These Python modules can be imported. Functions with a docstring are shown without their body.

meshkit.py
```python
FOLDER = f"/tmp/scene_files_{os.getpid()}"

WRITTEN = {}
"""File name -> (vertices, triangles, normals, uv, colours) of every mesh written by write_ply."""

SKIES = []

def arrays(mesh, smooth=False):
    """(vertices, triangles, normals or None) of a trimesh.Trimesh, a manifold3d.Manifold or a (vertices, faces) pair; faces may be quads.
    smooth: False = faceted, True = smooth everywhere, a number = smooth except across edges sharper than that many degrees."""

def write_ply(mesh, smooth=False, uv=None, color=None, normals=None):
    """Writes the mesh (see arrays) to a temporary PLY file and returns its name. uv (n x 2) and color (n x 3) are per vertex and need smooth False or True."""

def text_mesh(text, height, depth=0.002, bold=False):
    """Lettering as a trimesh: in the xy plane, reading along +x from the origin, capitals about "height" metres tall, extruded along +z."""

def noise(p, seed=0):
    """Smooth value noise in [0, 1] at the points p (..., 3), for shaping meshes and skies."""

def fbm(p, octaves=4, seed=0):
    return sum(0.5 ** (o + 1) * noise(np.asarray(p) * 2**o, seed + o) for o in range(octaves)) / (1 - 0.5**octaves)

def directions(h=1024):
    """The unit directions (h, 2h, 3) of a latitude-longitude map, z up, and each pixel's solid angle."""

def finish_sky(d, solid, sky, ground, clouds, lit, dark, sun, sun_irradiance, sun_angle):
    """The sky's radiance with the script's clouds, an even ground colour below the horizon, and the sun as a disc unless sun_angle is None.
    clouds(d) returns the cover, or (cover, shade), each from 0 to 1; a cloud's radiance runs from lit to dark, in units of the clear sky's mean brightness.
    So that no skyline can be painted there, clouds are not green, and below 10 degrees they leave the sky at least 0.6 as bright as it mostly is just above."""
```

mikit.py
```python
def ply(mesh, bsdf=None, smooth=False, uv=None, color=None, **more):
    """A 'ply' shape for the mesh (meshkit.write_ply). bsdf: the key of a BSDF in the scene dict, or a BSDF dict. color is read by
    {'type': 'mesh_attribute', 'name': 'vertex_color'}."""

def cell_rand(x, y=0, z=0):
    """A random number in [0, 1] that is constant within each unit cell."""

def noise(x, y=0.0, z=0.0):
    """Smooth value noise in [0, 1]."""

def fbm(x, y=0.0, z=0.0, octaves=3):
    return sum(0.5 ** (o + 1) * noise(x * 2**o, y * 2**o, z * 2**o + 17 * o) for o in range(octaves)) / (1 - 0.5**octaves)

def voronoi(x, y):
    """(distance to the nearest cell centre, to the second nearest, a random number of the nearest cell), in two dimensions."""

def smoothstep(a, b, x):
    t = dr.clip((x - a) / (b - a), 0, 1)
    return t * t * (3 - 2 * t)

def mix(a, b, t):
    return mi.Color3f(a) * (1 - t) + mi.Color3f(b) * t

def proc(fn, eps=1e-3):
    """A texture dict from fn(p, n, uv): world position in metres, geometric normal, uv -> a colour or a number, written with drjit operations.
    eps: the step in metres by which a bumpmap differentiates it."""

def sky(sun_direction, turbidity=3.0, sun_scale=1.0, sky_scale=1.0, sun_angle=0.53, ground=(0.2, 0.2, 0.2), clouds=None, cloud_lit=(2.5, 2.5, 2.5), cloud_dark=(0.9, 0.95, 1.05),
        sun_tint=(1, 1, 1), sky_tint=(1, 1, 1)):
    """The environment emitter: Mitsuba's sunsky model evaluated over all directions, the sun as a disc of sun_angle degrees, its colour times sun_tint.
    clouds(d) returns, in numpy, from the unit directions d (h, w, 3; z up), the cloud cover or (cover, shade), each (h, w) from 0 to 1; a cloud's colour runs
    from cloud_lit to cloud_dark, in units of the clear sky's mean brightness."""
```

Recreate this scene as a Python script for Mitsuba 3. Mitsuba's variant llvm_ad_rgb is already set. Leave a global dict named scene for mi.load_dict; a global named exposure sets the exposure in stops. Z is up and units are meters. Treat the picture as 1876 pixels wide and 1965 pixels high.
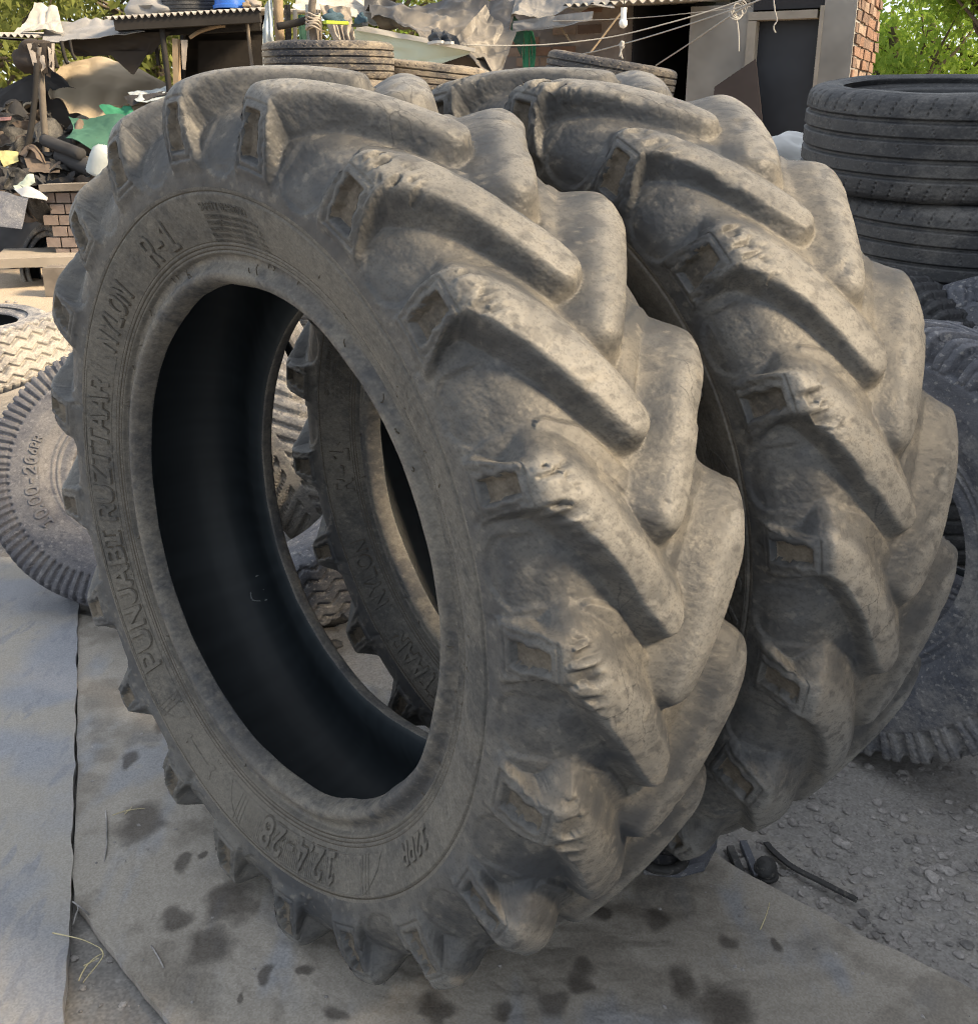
import math, random
import numpy as np, trimesh, shapely, drjit as dr, mitsuba as mi
import shapely.geometry as sg
import meshkit, mikit
from mikit import noise, fbm, voronoi, smoothstep, mix, proc
from trimesh.transformations import rotation_matrix as rotm
random.seed(4); rng = np.random.default_rng(11)
T = mi.ScalarTransform4f
scene, labels = {}, {}

# ------------------------------------------------------------------ camera, sky, exposure
HC = 1.154                                   # eye height, metres
PITCH = math.radians(20.2)
W, H, F = 1876., 1965., 2025.4               # pixel units in which the photograph was measured
CS, SN = math.cos(PITCH), math.sin(PITCH)
scene['camera'] = {'type': 'perspective', 'fov': 2*math.degrees(math.atan(W/2/F)), 'fov_axis': 'x', 'near_clip': 0.05, 'far_clip': 400.,
                   'to_world': T().look_at(origin=[0, 0, HC], target=[0, CS, HC-SN], up=[0, 0, 1])}
exposure = 2.52
scene['sky'] = mikit.sky((0.80, -0.33, 0.57), turbidity=4, sun_scale=1.12, sun_angle=11, sky_scale=1.25, sun_tint=(1.0, 0.985, 0.945), ground=(.22, .21, .20),
                         sky_tint=(1.0, .99, .97), clouds=lambda d: np.full(d.shape[:2], .55), cloud_lit=(2.2, 2.18, 2.12))

# ------------------------------------------------------------------ helpers
def P(px, py, Y):
    """the point seen at pixel (px, py) of the photograph, at the distance Y north of the camera"""
    dx, dy = (px-W/2)/F, (py-H/2)/F
    d = np.array([dx, CS-SN*dy, -SN-CS*dy])
    return np.array([0, 0, HC]) + d*(Y/d[1])
def Pz(px, py, z):
    """the same at the depth z along the optical axis"""
    dx, dy = (px-W/2)/F*z, (py-H/2)/F*z
    return np.array([dx, CS*z-SN*dy, HC-SN*z-CS*dy])
def G(px, py, h=0.):
    dx, dy = (px-W/2)/F, (py-H/2)/F
    d = np.array([dx, CS-SN*dy, -SN-CS*dy])
    return np.array([0, 0, HC]) + d*((h-HC)/d[2])
def numbered(k):
    if k not in used: used.add(k); return k
    i = 1
    while f'{k}_{i:03d}' in used: i += 1
    used.add(f'{k}_{i:03d}'); return f'{k}_{i:03d}'
used = set()
def thing(name, label, cat, group=None):
    k = numbered(name); labels[k] = {'label': label, 'category': cat}
    if group: labels[k]['group'] = group
    return k
def put(key, mesh, mat, smooth=False, **kw):
    scene[key] = mikit.ply(mesh, mat, smooth=smooth, **kw); return key
def part(parent, name, mesh, mat, smooth=False, **kw):
    return put(numbered(parent+'__'+name), mesh, mat, smooth, **kw)
def one(name, label, cat, mesh, mat, smooth=False, group=None, **kw):
    k = thing(name, label, cat, group); put(k, mesh, mat, smooth, **kw); return k
def setting(name, mesh, mat, smooth=False, kind='structure', label=None, **kw):
    k = numbered(name); put(k, mesh, mat, smooth, **kw); labels[k] = {'kind': kind}
    if label: labels[k]['label'] = label
    return k
cat_ = trimesh.util.concatenate
def tube(pts, r, n=7, closed=False):
    p = np.asarray(pts, float); rr = np.broadcast_to(r, (len(p),)).astype(float)
    t = np.gradient(p, axis=0); t /= np.linalg.norm(t, axis=1, keepdims=True)+1e-9
    a = np.cross(t, np.where(np.abs(t[:, 2:]) < .9, [0, 0, 1.], [1., 0, 0])); a /= np.linalg.norm(a, axis=1, keepdims=True)+1e-9
    b = np.cross(t, a); an = np.arange(n)*2*np.pi/n
    v = (p[:, None]+rr[:, None, None]*(np.cos(an)[None, :, None]*a[:, None]+np.sin(an)[None, :, None]*b[:, None])).reshape(-1, 3)
    f = []
    for i in range(len(p)-1):
        for j in range(n):
            A, B, C, D = i*n+j, i*n+(j+1) % n, (i+1)*n+(j+1) % n, (i+1)*n+j
            f += [[A, B, C], [A, C, D]]
    m = len(v); v = np.vstack([v, p[0], p[-1]])
    for j in range(n):
        f += [[m, (j+1) % n, j], [m+1, (len(p)-1)*n+j, (len(p)-1)*n+(j+1) % n]]
    return trimesh.Trimesh(v, f, process=False)
def bent(pts, n=24):
    """smooth curve through the points"""
    from scipy.interpolate import PchipInterpolator
    p = np.asarray(pts, float); s = np.r_[0, np.cumsum(np.linalg.norm(np.diff(p, axis=0), axis=1))]
    return PchipInterpolator(s, p)(np.linspace(0, s[-1], n))
def box(c, e, R=None):
    m = trimesh.creation.box(extents=e)
    if R is not None: m.apply_transform(R)
    m.apply_translation(c); return m
def beam(a, b, w, h):
    a, b = np.asarray(a, float), np.asarray(b, float); d = b-a; L = np.linalg.norm(d); x = d/L
    up = np.array([0, 0, 1.]) if abs(x[2]) < .95 else np.array([0, 1., 0]); y = np.cross(up, x); y /= np.linalg.norm(y); z = np.cross(x, y)
    M = np.eye(4); M[:3, 0], M[:3, 1], M[:3, 2], M[:3, 3] = x, y, z, (a+b)/2
    m = trimesh.creation.box(extents=[L, w, h]); m.apply_transform(M); return m
def sheet(c00, c10, c11, c01, nu=30, nv=24, amp=.03, freq=4., seed=0, sag=0., folds=0., ragged=0., thick=.004, crease=0.):
    """cloth, tarp or rubber sheet between four corners, with folds; two skins so that it has thickness"""
    u, v = np.meshgrid(np.linspace(0, 1, nu), np.linspace(0, 1, nv), indexing='ij')
    c00, c10, c11, c01 = (np.asarray(c, float) for c in (c00, c10, c11, c01))
    if ragged:
        r = np.random.default_rng(seed+5)
        eu = (meshkit.fbm(np.stack([u*5, u*0+seed, v*0], -1), 3, seed)-.5)*2*ragged; ev = (meshkit.fbm(np.stack([v*5, v*0+seed, u*0], -1), 3, seed+3)-.5)*2*ragged
        vv = v+eu*np.abs(2*v-1)**2; uu = u+ev*np.abs(2*u-1)**2
    else: uu, vv = u, v
    p = (c00*((1-uu)*(1-vv))[..., None]+c10*(uu*(1-vv))[..., None]+c11*(uu*vv)[..., None]+c01*((1-uu)*vv)[..., None])
    n = np.cross(c10-c00, c01-c00); n /= np.linalg.norm(n)
    k = (meshkit.fbm(p*freq+seed*3.1, 4, seed)-.5)*2*amp
    if crease: k = k+crease*(sum((1-np.abs(2*meshkit.noise(p*f_+seed*1.7+f_, seed+int(f_))-1))*w_ for f_, w_ in ((3., .62), (7., .28), (15., .10)))-.6)
    if folds: k = k+folds*(np.abs(np.sin(u*7+3*meshkit.noise(np.stack([u*3, v*2, u*0+seed], -1), seed)*2))-.5)*(.3+.7*v)
    p = p+n*k[..., None]; p[..., 2] -= sag*4*u*(1-u)*4*v*(1-v)
    i, j = np.meshgrid(np.arange(nu-1), np.arange(nv-1), indexing='ij'); q = np.stack([i*nv+j, (i+1)*nv+j, (i+1)*nv+j+1, i*nv+j+1], -1).reshape(-1, 4)
    f = np.vstack([q[:, [0, 1, 2]], q[:, [0, 2, 3]]]); v1 = p.reshape(-1, 3); N = len(v1)
    v2 = v1-n*thick
    b = [k_*nv for k_ in range(nu)]+[(nu-1)*nv+k_ for k_ in range(nv)]+[k_*nv+nv-1 for k_ in range(nu)][::-1]+list(range(nv))[::-1]
    e = []
    for a, c in zip(b[:-1], b[1:]):
        if a != c: e += [[a, c, c+N], [a, c+N, a+N]]
    return trimesh.Trimesh(np.vstack([v1, v2]), np.vstack([f, f[:, ::-1]+N, np.array(e)]), process=False)
def rock(s, seed=0, sub=1):
    m = trimesh.creation.icosphere(subdivisions=sub); v = np.array(m.vertices)
    v *= 1+(meshkit.noise(v*1.7+seed*7.3, seed)[:, None]-.5)*.9
    return trimesh.Trimesh(v*np.asarray(s), m.faces, process=False)
def basis(n, up=(0, 0, 1)):
    n = np.asarray(n, float); n = n/np.linalg.norm(n); u = np.cross(n, up)
    if np.linalg.norm(u) < 1e-3: u = np.cross(n, (0, 1., 0))
    u /= np.linalg.norm(u); return n, u, np.cross(u, n)

# ------------------------------------------------------------------ materials
def mat(key, fn, rough=.8, spec=.3, bump=None, bs=1., eps=1e-3, **kw):
    b = {'type': 'principled', 'base_color': proc(fn) if callable(fn) else {'type': 'rgb', 'value': list(fn)}, 'roughness': rough, 'specular': spec, **kw}
    if bump: b = {'type': 'bumpmap', 'arbitrary': proc(bump, eps), 'scale': bs, 'bsdf': b}
    scene[key] = {'type': 'twosided', 'bsdf': b}; return key

def grain(p, n, uv):
    return fbm(p.x*190, p.y*190, p.z*190, 3)*.0014
def dusty(dark, dust, dark2, lo, hi, k=1., spec=.55):
    def fn(p, n, uv):
        a = fbm(p.x*5*k, p.y*5*k, p.z*5*k, 4); b = fbm(p.x*37*k+9, p.y*37*k, p.z*37*k, 4); c = fbm(p.x*3.1*k, p.y*3.1*k+5, p.z*3.1*k, 3)
        g = noise(p.x*480, p.y*480, p.z*480); g2 = noise(p.x*210+3, p.y*210, p.z*210)
        t = smoothstep(lo, hi, a*.68+b*.32+(g2-.5)*.10)
        col = mix(dark, dark2, smoothstep(.38, .62, c*.7+b*.3)); col = mix(col, dust, t)
        s = smoothstep(.60, .76, fbm(p.x*130, p.y*130+3, p.z*130, 3))          # specks of caked mud
        col = mix(col, mi.Color3f(dust)*1.4, s*spec)
        w = smoothstep(.60, .76, fbm(p.x*85+7, p.y*85, p.z*85, 3))
        col = mix(col, mi.Color3f(dark)*.7, w*spec*.8)
        return col*(.74+.52*(g*.65+g2*.35))
    return fn
def cracks(uv, k, lo):
    wx, wy = (fbm(uv.x*30, uv.y*30, 2., 3)-.5)*.9, (fbm(uv.x*30, uv.y*30, 8., 3)-.5)*.9
    a, b, _ = voronoi(uv.x*k*.7+wx, uv.y*k*1.5+wy)
    return (1-smoothstep(.0, .055, b-a))*smoothstep(lo, lo+.08, fbm(uv.x*9, uv.y*9, 5., 3))
def tread_grain(p, n, uv):
    g = noise(p.x*560, p.y*560, p.z*560)*.55+noise(p.x*270, p.y*270+7, p.z*270)*.45
    return dr.minimum(.38*smoothstep(.38, .85, g)+.03+cracks(uv, 26., .66)*.5, .9)
# tread rubber: tone per vertex (dust, rubbed crests, caked mud: see tread_tone), fine dark grain by texture
scene['m_tread'] = {'type': 'twosided', 'bsdf': {'type': 'blendbsdf', 'weight': proc(lambda p, n, uv: tread_grain(p, n, uv)),
    'a': {'type': 'bumpmap', 'arbitrary': proc(grain), 'scale': 1., 'bsdf': {'type': 'principled', 'base_color': {'type': 'mesh_attribute', 'name': 'vertex_color'}, 'roughness': .56, 'specular': .42}},
    'b': {'type': 'principled', 'base_color': {'type': 'rgb', 'value': [.036, .038, .041]}, 'roughness': .6, 'specular': .3}}}
def tread_tone(Pl, m, X, wear, low, seed):
    Pl = Pl+seed*.37; n5, n12, n40, n90 = meshkit.fbm(Pl*4.5, 4, 1)[..., None], meshkit.fbm(Pl*13, 3, 2)[..., None], meshkit.fbm(Pl*42, 3, 3)[..., None], meshkit.fbm(Pl*120, 2, 4)[..., None]
    C = lambda *c: np.array(c)
    t = sstep(.34, .66, n5*.5+n12*.2+n40*.3); col = C(.052, .056, .062)*(1-t)+C(.138, .130, .116)*t
    bl = sstep(.55, .66, n12*.7+n40*.3); col = col*(1-.5*bl)+C(.080, .087, .098)*.5*bl                        # bluish clean rubber
    w = (wear[..., None]*(.70+.30*sstep(.35, .6, n40)))*(.72+.28*sstep(.35, .55, n5)); col = col*(1-w)+C(.225, .216, .197)*(.72+.56*n12)*w
    v = ((1-m)*np.exp(-(X/.075)**2))[..., None]*sstep(.40, .60, n12)*.75; col = col*(1-v)+C(.205, .184, .148)*v           # dust caked where the lugs meet
    mud = sstep(.60, .68, n90*.6+n40*.4)*.40; col = col*(1-mud)+C(.24, .218, .182)*mud
    dk = sstep(.60, .67, meshkit.fbm(Pl*75+5, 2, 8))[..., None]*.5; col = col*(1-dk)+C(.06, .06, .062)*dk
    return np.clip(col*np.array([.86, .88, .91])*(1-.6*low[..., None]), .02, .5)
def sidewall_bump(p, n, uv):
    ring = smoothstep(.470, .472, uv.y)*(1-smoothstep(.485, .488, uv.y))
    knurl = dr.sin(uv.x*2*math.pi/.0052)*dr.sin(uv.y*2*math.pi/.0052)
    fine = dr.sin(uv.x*2*math.pi/.0042)
    wide = smoothstep(.405, .408, uv.y)*(1-smoothstep(.46, .463, uv.y))
    return grain(p, n, uv)-cracks(uv, 34., .60)*.0012+ring*knurl*.0011+wide*noise(uv.x*350, uv.y*14)*.0007
mat('m_sidewall', dusty((.072, .072, .071), (.146, .137, .121), (.102, .098, .091), .33, .66, 1., .3), .85, .22, sidewall_bump, 1.)
mat('m_bead', dusty((.062, .064, .068), (.15, .14, .122), (.095, .091, .086), .36, .68, 2., .25), .6, .4, grain, 1.)
mat('m_recess', dusty((.070, .066, .060), (.150, .132, .108), (.105, .092, .078), .3, .66, 2., .3), .9, .15, grain, 1.)
mat('m_grime', (.075, .067, .056), .9, .1)
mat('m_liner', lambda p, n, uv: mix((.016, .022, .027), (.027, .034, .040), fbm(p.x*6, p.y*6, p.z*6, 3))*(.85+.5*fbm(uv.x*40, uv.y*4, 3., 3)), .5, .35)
mat('m_car', dusty((.036, .038, .043), (.115, .112, .108), (.052, .054, .058), .44, .78, 1., .25), .6, .4, grain, .6)
mat('m_cardust', dusty((.045, .047, .055), (.24, .205, .16), (.08, .078, .078), .36, .66), .75, .3, grain, .6)
mat('m_truck', dusty((.085, .092, .112), (.22, .215, .21), (.125, .13, .15), .44, .74), .55, .4, grain, .8)
mat('m_left', dusty((.065, .068, .084), (.155, .152, .157), (.095, .096, .110), .42, .70), .6, .35, grain, .8)
mat('m_pale', dusty((.12, .125, .14), (.36, .34, .31), (.21, .21, .22), .34, .66), .75, .3, grain, .8)
mat('m_paleface', dusty((.13, .13, .15), (.30, .29, .29), (.20, .19, .205), .34, .66), .6, .35, grain, .8)

# ------------------------------------------------------------------ surfaces of revolution with relief, split into parts
def grid_mesh(V, closed_s=True):
    """V (nt, ns, 3), closed in t: faces (nt, ns, 2, 3) with nt+1 columns, and smooth normals (nt+1, ns, 3)"""
    nt, ns = V.shape[:2]; V1 = np.concatenate([V, V[:1]], 0)
    a = np.roll(V, -1, 0)-np.roll(V, 1, 0); b = np.roll(V, -1, 1)-np.roll(V, 1, 1)
    if not closed_s: b[:, 0] = V[:, 1]-V[:, 0]; b[:, -1] = V[:, -1]-V[:, -2]
    N = np.cross(a, b); N /= np.linalg.norm(N, axis=2, keepdims=True)+1e-12
    return V1, np.concatenate([N, N[:1]], 0)
def cells(nt, ns, closed_s=True):
    i, j = np.meshgrid(np.arange(nt), np.arange(ns if closed_s else ns-1), indexing='ij'); jn = (j+1) % ns
    return np.stack([i*ns+j, (i+1)*ns+j, (i+1)*ns+jn, i*ns+jn], -1)
def emit(key, V, N, UV, quads, bsdf, to_world, col=None):
    if np.linalg.det(np.array(to_world.matrix)[:3, :3]) < 0: quads = quads[..., ::-1]                # a mirroring frame turns the winding round
    q = quads.reshape(-1, 4); f = np.vstack([q[:, [0, 1, 2]], q[:, [0, 2, 3]]])
    ids, inv = np.unique(f, return_inverse=True); f = inv.reshape(f.shape)
    v, n, uv = V.reshape(-1, 3)[ids], N.reshape(-1, 3)[ids], UV.reshape(-1, 2)[ids]
    c_ = None if col is None else col.reshape(-1, 3)[ids]
    path = meshkit.write_ply(trimesh.Trimesh(v, f, process=False), False, uv, c_, normals=n)
    scene[key] = {'type': 'ply', 'filename': path, 'face_normals': False, 'bsdf': {'type': 'ref', 'id': bsdf}, 'to_world': to_world}
def frame_matrix(c, n, u, v):
    M = np.eye(4); M[:3, 0], M[:3, 1], M[:3, 2], M[:3, 3] = n, u, v, c
    return T(M)
def sstep(a, b, x):
    t = np.clip((x-a)/(b-a), 0, 1); return t*t*(3-2*t)
def orth(n, u):
    n = np.asarray(n)/np.linalg.norm(n); u = np.asarray(u)-np.dot(u, n)*n; u /= np.linalg.norm(u)
    return n, u

# ------------------------------------------------------------------ the two tractor tyres
BASE = np.array([(.467, -.140), (.487, -.143), (.502, -.142), (.519, -.136), (.536, -.1265), (.549, -.1160), (.560, -.101), (.568, -.080), (.573, -.055), (.576, -.028), (.577, 0)])
CREST = np.array([(.467, -.140), (.488, -.144), (.503, -.150), (.540, -.1515), (.573, -.1485), (.591, -.1405), (.598, -.122), (.6025, -.097), (.606, -.065), (.608, -.031), (.6085, 0)])
SIDE = np.array([(.389, -.1045), (.392, -.110), (.399, -.1115), (.405, -.1145), (.42, -.123), (.445, -.1345), (.4655, -.1415)])
def side_q(r): return np.interp(r, SIDE[:, 0], SIDE[:, 1])
PITCHA = math.radians(18)
def tractor_tyre(name, label, c, n, u, v, ph, seed, turn, torn, worn=0., group=None):
    from scipy.interpolate import CubicSpline, PchipInterpolator
    key = thing(name, label, 'tractor tyre', group); R = np.random.default_rng(seed)
    idx = np.arange(11.)
    BW, CW = BASE.copy(), CREST.copy(); BW[:, 0] -= worn*.45*sstep(2, 7, idx); CW[:, 0] -= worn*sstep(2.5, 6.5, idx)      # how far the tread is worn down
    bs, cs = PchipInterpolator(idx, BW), PchipInterpolator(idx, CW)
    ii = np.r_[np.linspace(0, 1, 7)[1:-1], np.linspace(1, 6, 78)[:-1], np.linspace(6, 10, 42)]
    nb, nc = bs(ii), cs(ii)
    ib = ii[:-1][::-1]; FW = 1.13; fb, fc = bs(ib)*[1, -FW], cs(ib)*[1, -FW]
    rs = np.linspace(.3895, .4668, 62); qs = side_q(rs)
    rid = sum(.0022*np.exp(-((rs-r0)/.0015)**2) for r0 in (.3935, .3985, .4035))
    step = -.0022*(1-sstep(.4652, .4664, rs))+.0022
    qs = qs-rid+step*0+.0020*np.exp(-((rs-.4656)/.0014)**2)*1.6
    bead = np.array([(.351, -.086), (.3515, -.0895), (.353, -.097), (.355, -.103), (.3575, -.108), (.3615, -.1125), (.367, -.1135), (.3715, -.112), (.3755, -.108), (.3795, -.1045), (.3835, -.1035), (.387, -.104)])
    far_side = np.array([(.462, .158), (.45, .154), (.43, .144), (.41, .131), (.40, .126), (.39, .123)])
    far_bead = np.array([(.378, .128), (.368, .136), (.360, .138), (.356, .134), (.3535, .126), (.352, .118)])
    inner = np.array([(.353, .114), (.365, .110), (.385, .110), (.41, .119), (.44, .134), (.47, .142), (.50, .139), (.517, .116), (.530, .098), (.538, .075), (.544, .045), (.546, .015), (.546, -.015), (.544, -.045), (.538, -.075), (.530, -.098),
                      (.515, -.114), (.495, -.124), (.47, -.125), (.44, -.117), (.41, -.103), (.385, -.092), (.368, -.086), (.357, -.0835), (.352, -.084)])
    outb = np.vstack([bead, np.c_[rs, qs], nb, fb, far_side, far_bead, inner])
    outc = np.vstack([bead, np.c_[rs, qs], nc, fc, far_side, far_bead, inner])
    gro = np.abs(rs-.4656) < .0007; rgl = np.zeros(len(rs), bool)
    for r0 in (.3960, .4010, .4060): rgl |= np.abs(rs-r0) < .0009
    reg = np.r_[np.zeros(len(bead)), np.ones(len(rs)), np.full(len(nb)+len(fb), 2), np.full(len(far_side), 3), np.full(len(far_bead), 4), np.full(len(inner), 5)].astype(int)
    ns = len(outb); nt = 1240; th = np.arange(nt)*2*np.pi/nt
    tr = np.nonzero(reg == 2)[0]
    ccr = outc[tr]; dl = np.r_[0, np.cumsum(np.linalg.norm(np.diff(ccr, axis=0), axis=1))]; mid = dl[np.argmax(ccr[:, 0])]; X = dl-mid       # developed coordinate across the tread
    phi = (th-ph)/PITCHA                                                           # in pitches; whole numbers are the near lugs
    Xc = np.interp(-.1405, ccr[:, 1], X)                                            # the shoulder corner
    pl = np.array([(Xc-.112, .0, .0345), (Xc-.075, .0, .0305), (Xc-.035, .0, .0260), (Xc-.006, -.01, .0235), (Xc+.018, -.09, .0215), (-.085, -.33, .0205), (-.055, -.56, .0205), (-.03, -.76, .020), (-.012, -.90, .0165)])
    pl_s = PchipInterpolator(np.arange(len(pl)), pl)(np.linspace(0, len(pl)-1, 60))
    rr = np.interp(X, X, ccr[:, 0]); pitch_len = PITCHA*rr
    m = np.zeros((nt, len(tr))); lug_id = np.full((nt, len(tr)), -1); rec = np.zeros_like(m); frame_line = np.zeros_like(m); low = np.zeros_like(m); core = np.full_like(m, 9.)
    for side in (0, 1):
        Xs = X if side == 0 else -X/1.12-.004; ph0 = 0. if side == 0 else .53
        jit = R.normal(0, .018, 20); wid = 1+R.normal(0, .05, 20); hei = 1-np.abs(R.normal(0, .05, 20)); tipx = R.normal(0, .006, 20)
        for o in (-1, 0, 1, 2):
            k = np.floor(phi-ph0).astype(int)+o; kk = k % 20
            y = (phi-ph0-k-jit[kk])[:, None]*pitch_len[None, :]                     # metres along the circumference from the lug's shoulder line
            best = np.full((nt, len(tr)), 9.); up = np.zeros_like(best)
            a = pl_s[:-1]; b = pl_s[1:]
            sh_ = sstep(Xc-.030, Xc+.012, Xs)[None, :]
            wob = .004*np.sin(Xs*45+kk[:, None]*2.1)
            yv = y+wob
            sel = (np.abs(y).min(1) < .5)
            for (x0, f0, w0), (x1, f1, w1) in zip(a[::2], b[1::2] if len(b[1::2]) == len(a[::2]) else b[::2]):
                y0, y1 = f0*.19, f1*.19
                dx, dy = x1-x0, y1-y0; L = dx*dx+dy*dy
                t = np.clip(((Xs[None, :]-x0)*dx+(yv-y0)*dy)/L, 0, 1)
                ex = Xs[None, :]-x0-t*dx; ey = yv-y0-t*dy
                d = np.hypot(ex, ey)-((w0+t*(w1-w0))+.0042*sh_)*(1. if side == 0 else .78)*wid[kk][:, None]
                cl = d < best; best = np.where(cl, d, best); up = np.where(cl, ey, up)
            sh = sstep(Xc-.030, Xc+.012, Xs)[None, :]                                 # 0 on the sidewall, 1 on the tread
            wo = .0055*(1-sh)+sh*((.0165, .027)[side]+(.0235, .012)[side]*sstep(-.012, .012, up))
            wi = .002+sh*(.0035+.0055*sstep(-.010, .012, up))
            h = 1-sstep(-wi, wo, best); h = h*(1-.07*sstep(-.02, 0, best)*sh)*(1-(1-hei[kk])[:, None]*sh)
            foot = sstep(Xc-.110, Xc-.106, Xs)[None, :]
            h = h*foot*(1-(.20 if side else .05)*(1-sstep(Xc-.012, Xc+.035, Xs))*sstep(Xc-.06, Xc-.02, Xs))[None, :]
            better = h > m; m = np.maximum(m, h); core = np.minimum(core, best)
            lug_id = np.where(better & (best < .004) & (Xs[None, :] > Xc-.109), kk[:, None]+20*side, lug_id)
            wx0, wx1 = Xc-.082, Xc-.026
            hw = (.50*np.interp(Xs, [Xc-.11, Xc], [.0335, .0215])[None, :]+.0012*np.sin(Xs*260+k[:, None]))*wid[kk][:, None]
            wd = np.maximum(np.abs(y)-hw, np.maximum(wx0-Xs, Xs-wx1)[None, :])
            rec = np.maximum(rec, 1-sstep(-.0035, .0005, wd))
            frame_line = np.maximum(frame_line, np.exp(-((wd-.0085)/.0016)**2)*(best < .0)*(Xs[None, :] < Xc-.012))
            tear = np.zeros(20)
            for t_, s_ in torn.items():
                if side == 0: tear[t_ % 20] = s_
            if side == 0:
                tm = tear[kk][:, None]*np.exp(-((Xs-Xc-.010)/.017)**2)[None, :]*(1-sstep(.0, .01, best))
                st = meshkit.fbm(np.stack([np.broadcast_to(Xs[None]*22, y.shape), y*170, np.broadcast_to(kk[:, None]*3., y.shape)], -1), 3, 5) if tear[kk].any() else 0
                low = np.maximum(low, tm*sstep(.50, .56, st)*.75)
            # the low pad moulded in the valley under each lug
            padl = np.array([(-.115, -.78), (-.08, -.88), (-.045, -1.10), (-.012, -1.32)])
            pd = np.full_like(best, 9.)
            for (x0, f0), (x1, f1) in zip(padl[:-1], padl[1:]):
                y0, y1 = f0*.19, f1*.19; dx, dy = x1-x0, y1-y0
                t = np.clip(((Xs[None, :]-x0)*dx+(yv-y0)*dy)/(dx*dx+dy*dy), 0, 1)
                pd = np.minimum(pd, np.hypot(Xs[None, :]-x0-t*dx, yv-y0-t*dy)-.0125)
            m = np.maximum(m, .125*(1-sstep(-.002, .001, pd)))
    # hollow scallops between the shoulder ends
    fr = np.abs((phi % 1)-.5)[:, None]*pitch_len[None, :]; Xn = -np.abs(X)
    d_sc = np.hypot(fr, np.maximum(Xc-.072-Xn, 0)[None, :]*1.0)-.0385
    scal = (1-sstep(-.003, .001, d_sc))*sstep(Xc-.12, Xc-.10, Xn)[None, :]*(1-sstep(Xc-.03, Xc+.01, Xn)[None, :])
    B = np.broadcast_to(outb, (nt, ns, 2)).copy(); Cc = np.broadcast_to(outc, (nt, ns, 2))
    B[:, tr] += (Cc[:, tr]-B[:, tr])*m[..., None]
    # profile normal, for recess, tears, chips
    tg = np.gradient(outc, axis=0); nr = np.c_[tg[:, 1], -tg[:, 0]]; nr /= np.linalg.norm(nr, axis=1, keepdims=True)+1e-9
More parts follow.
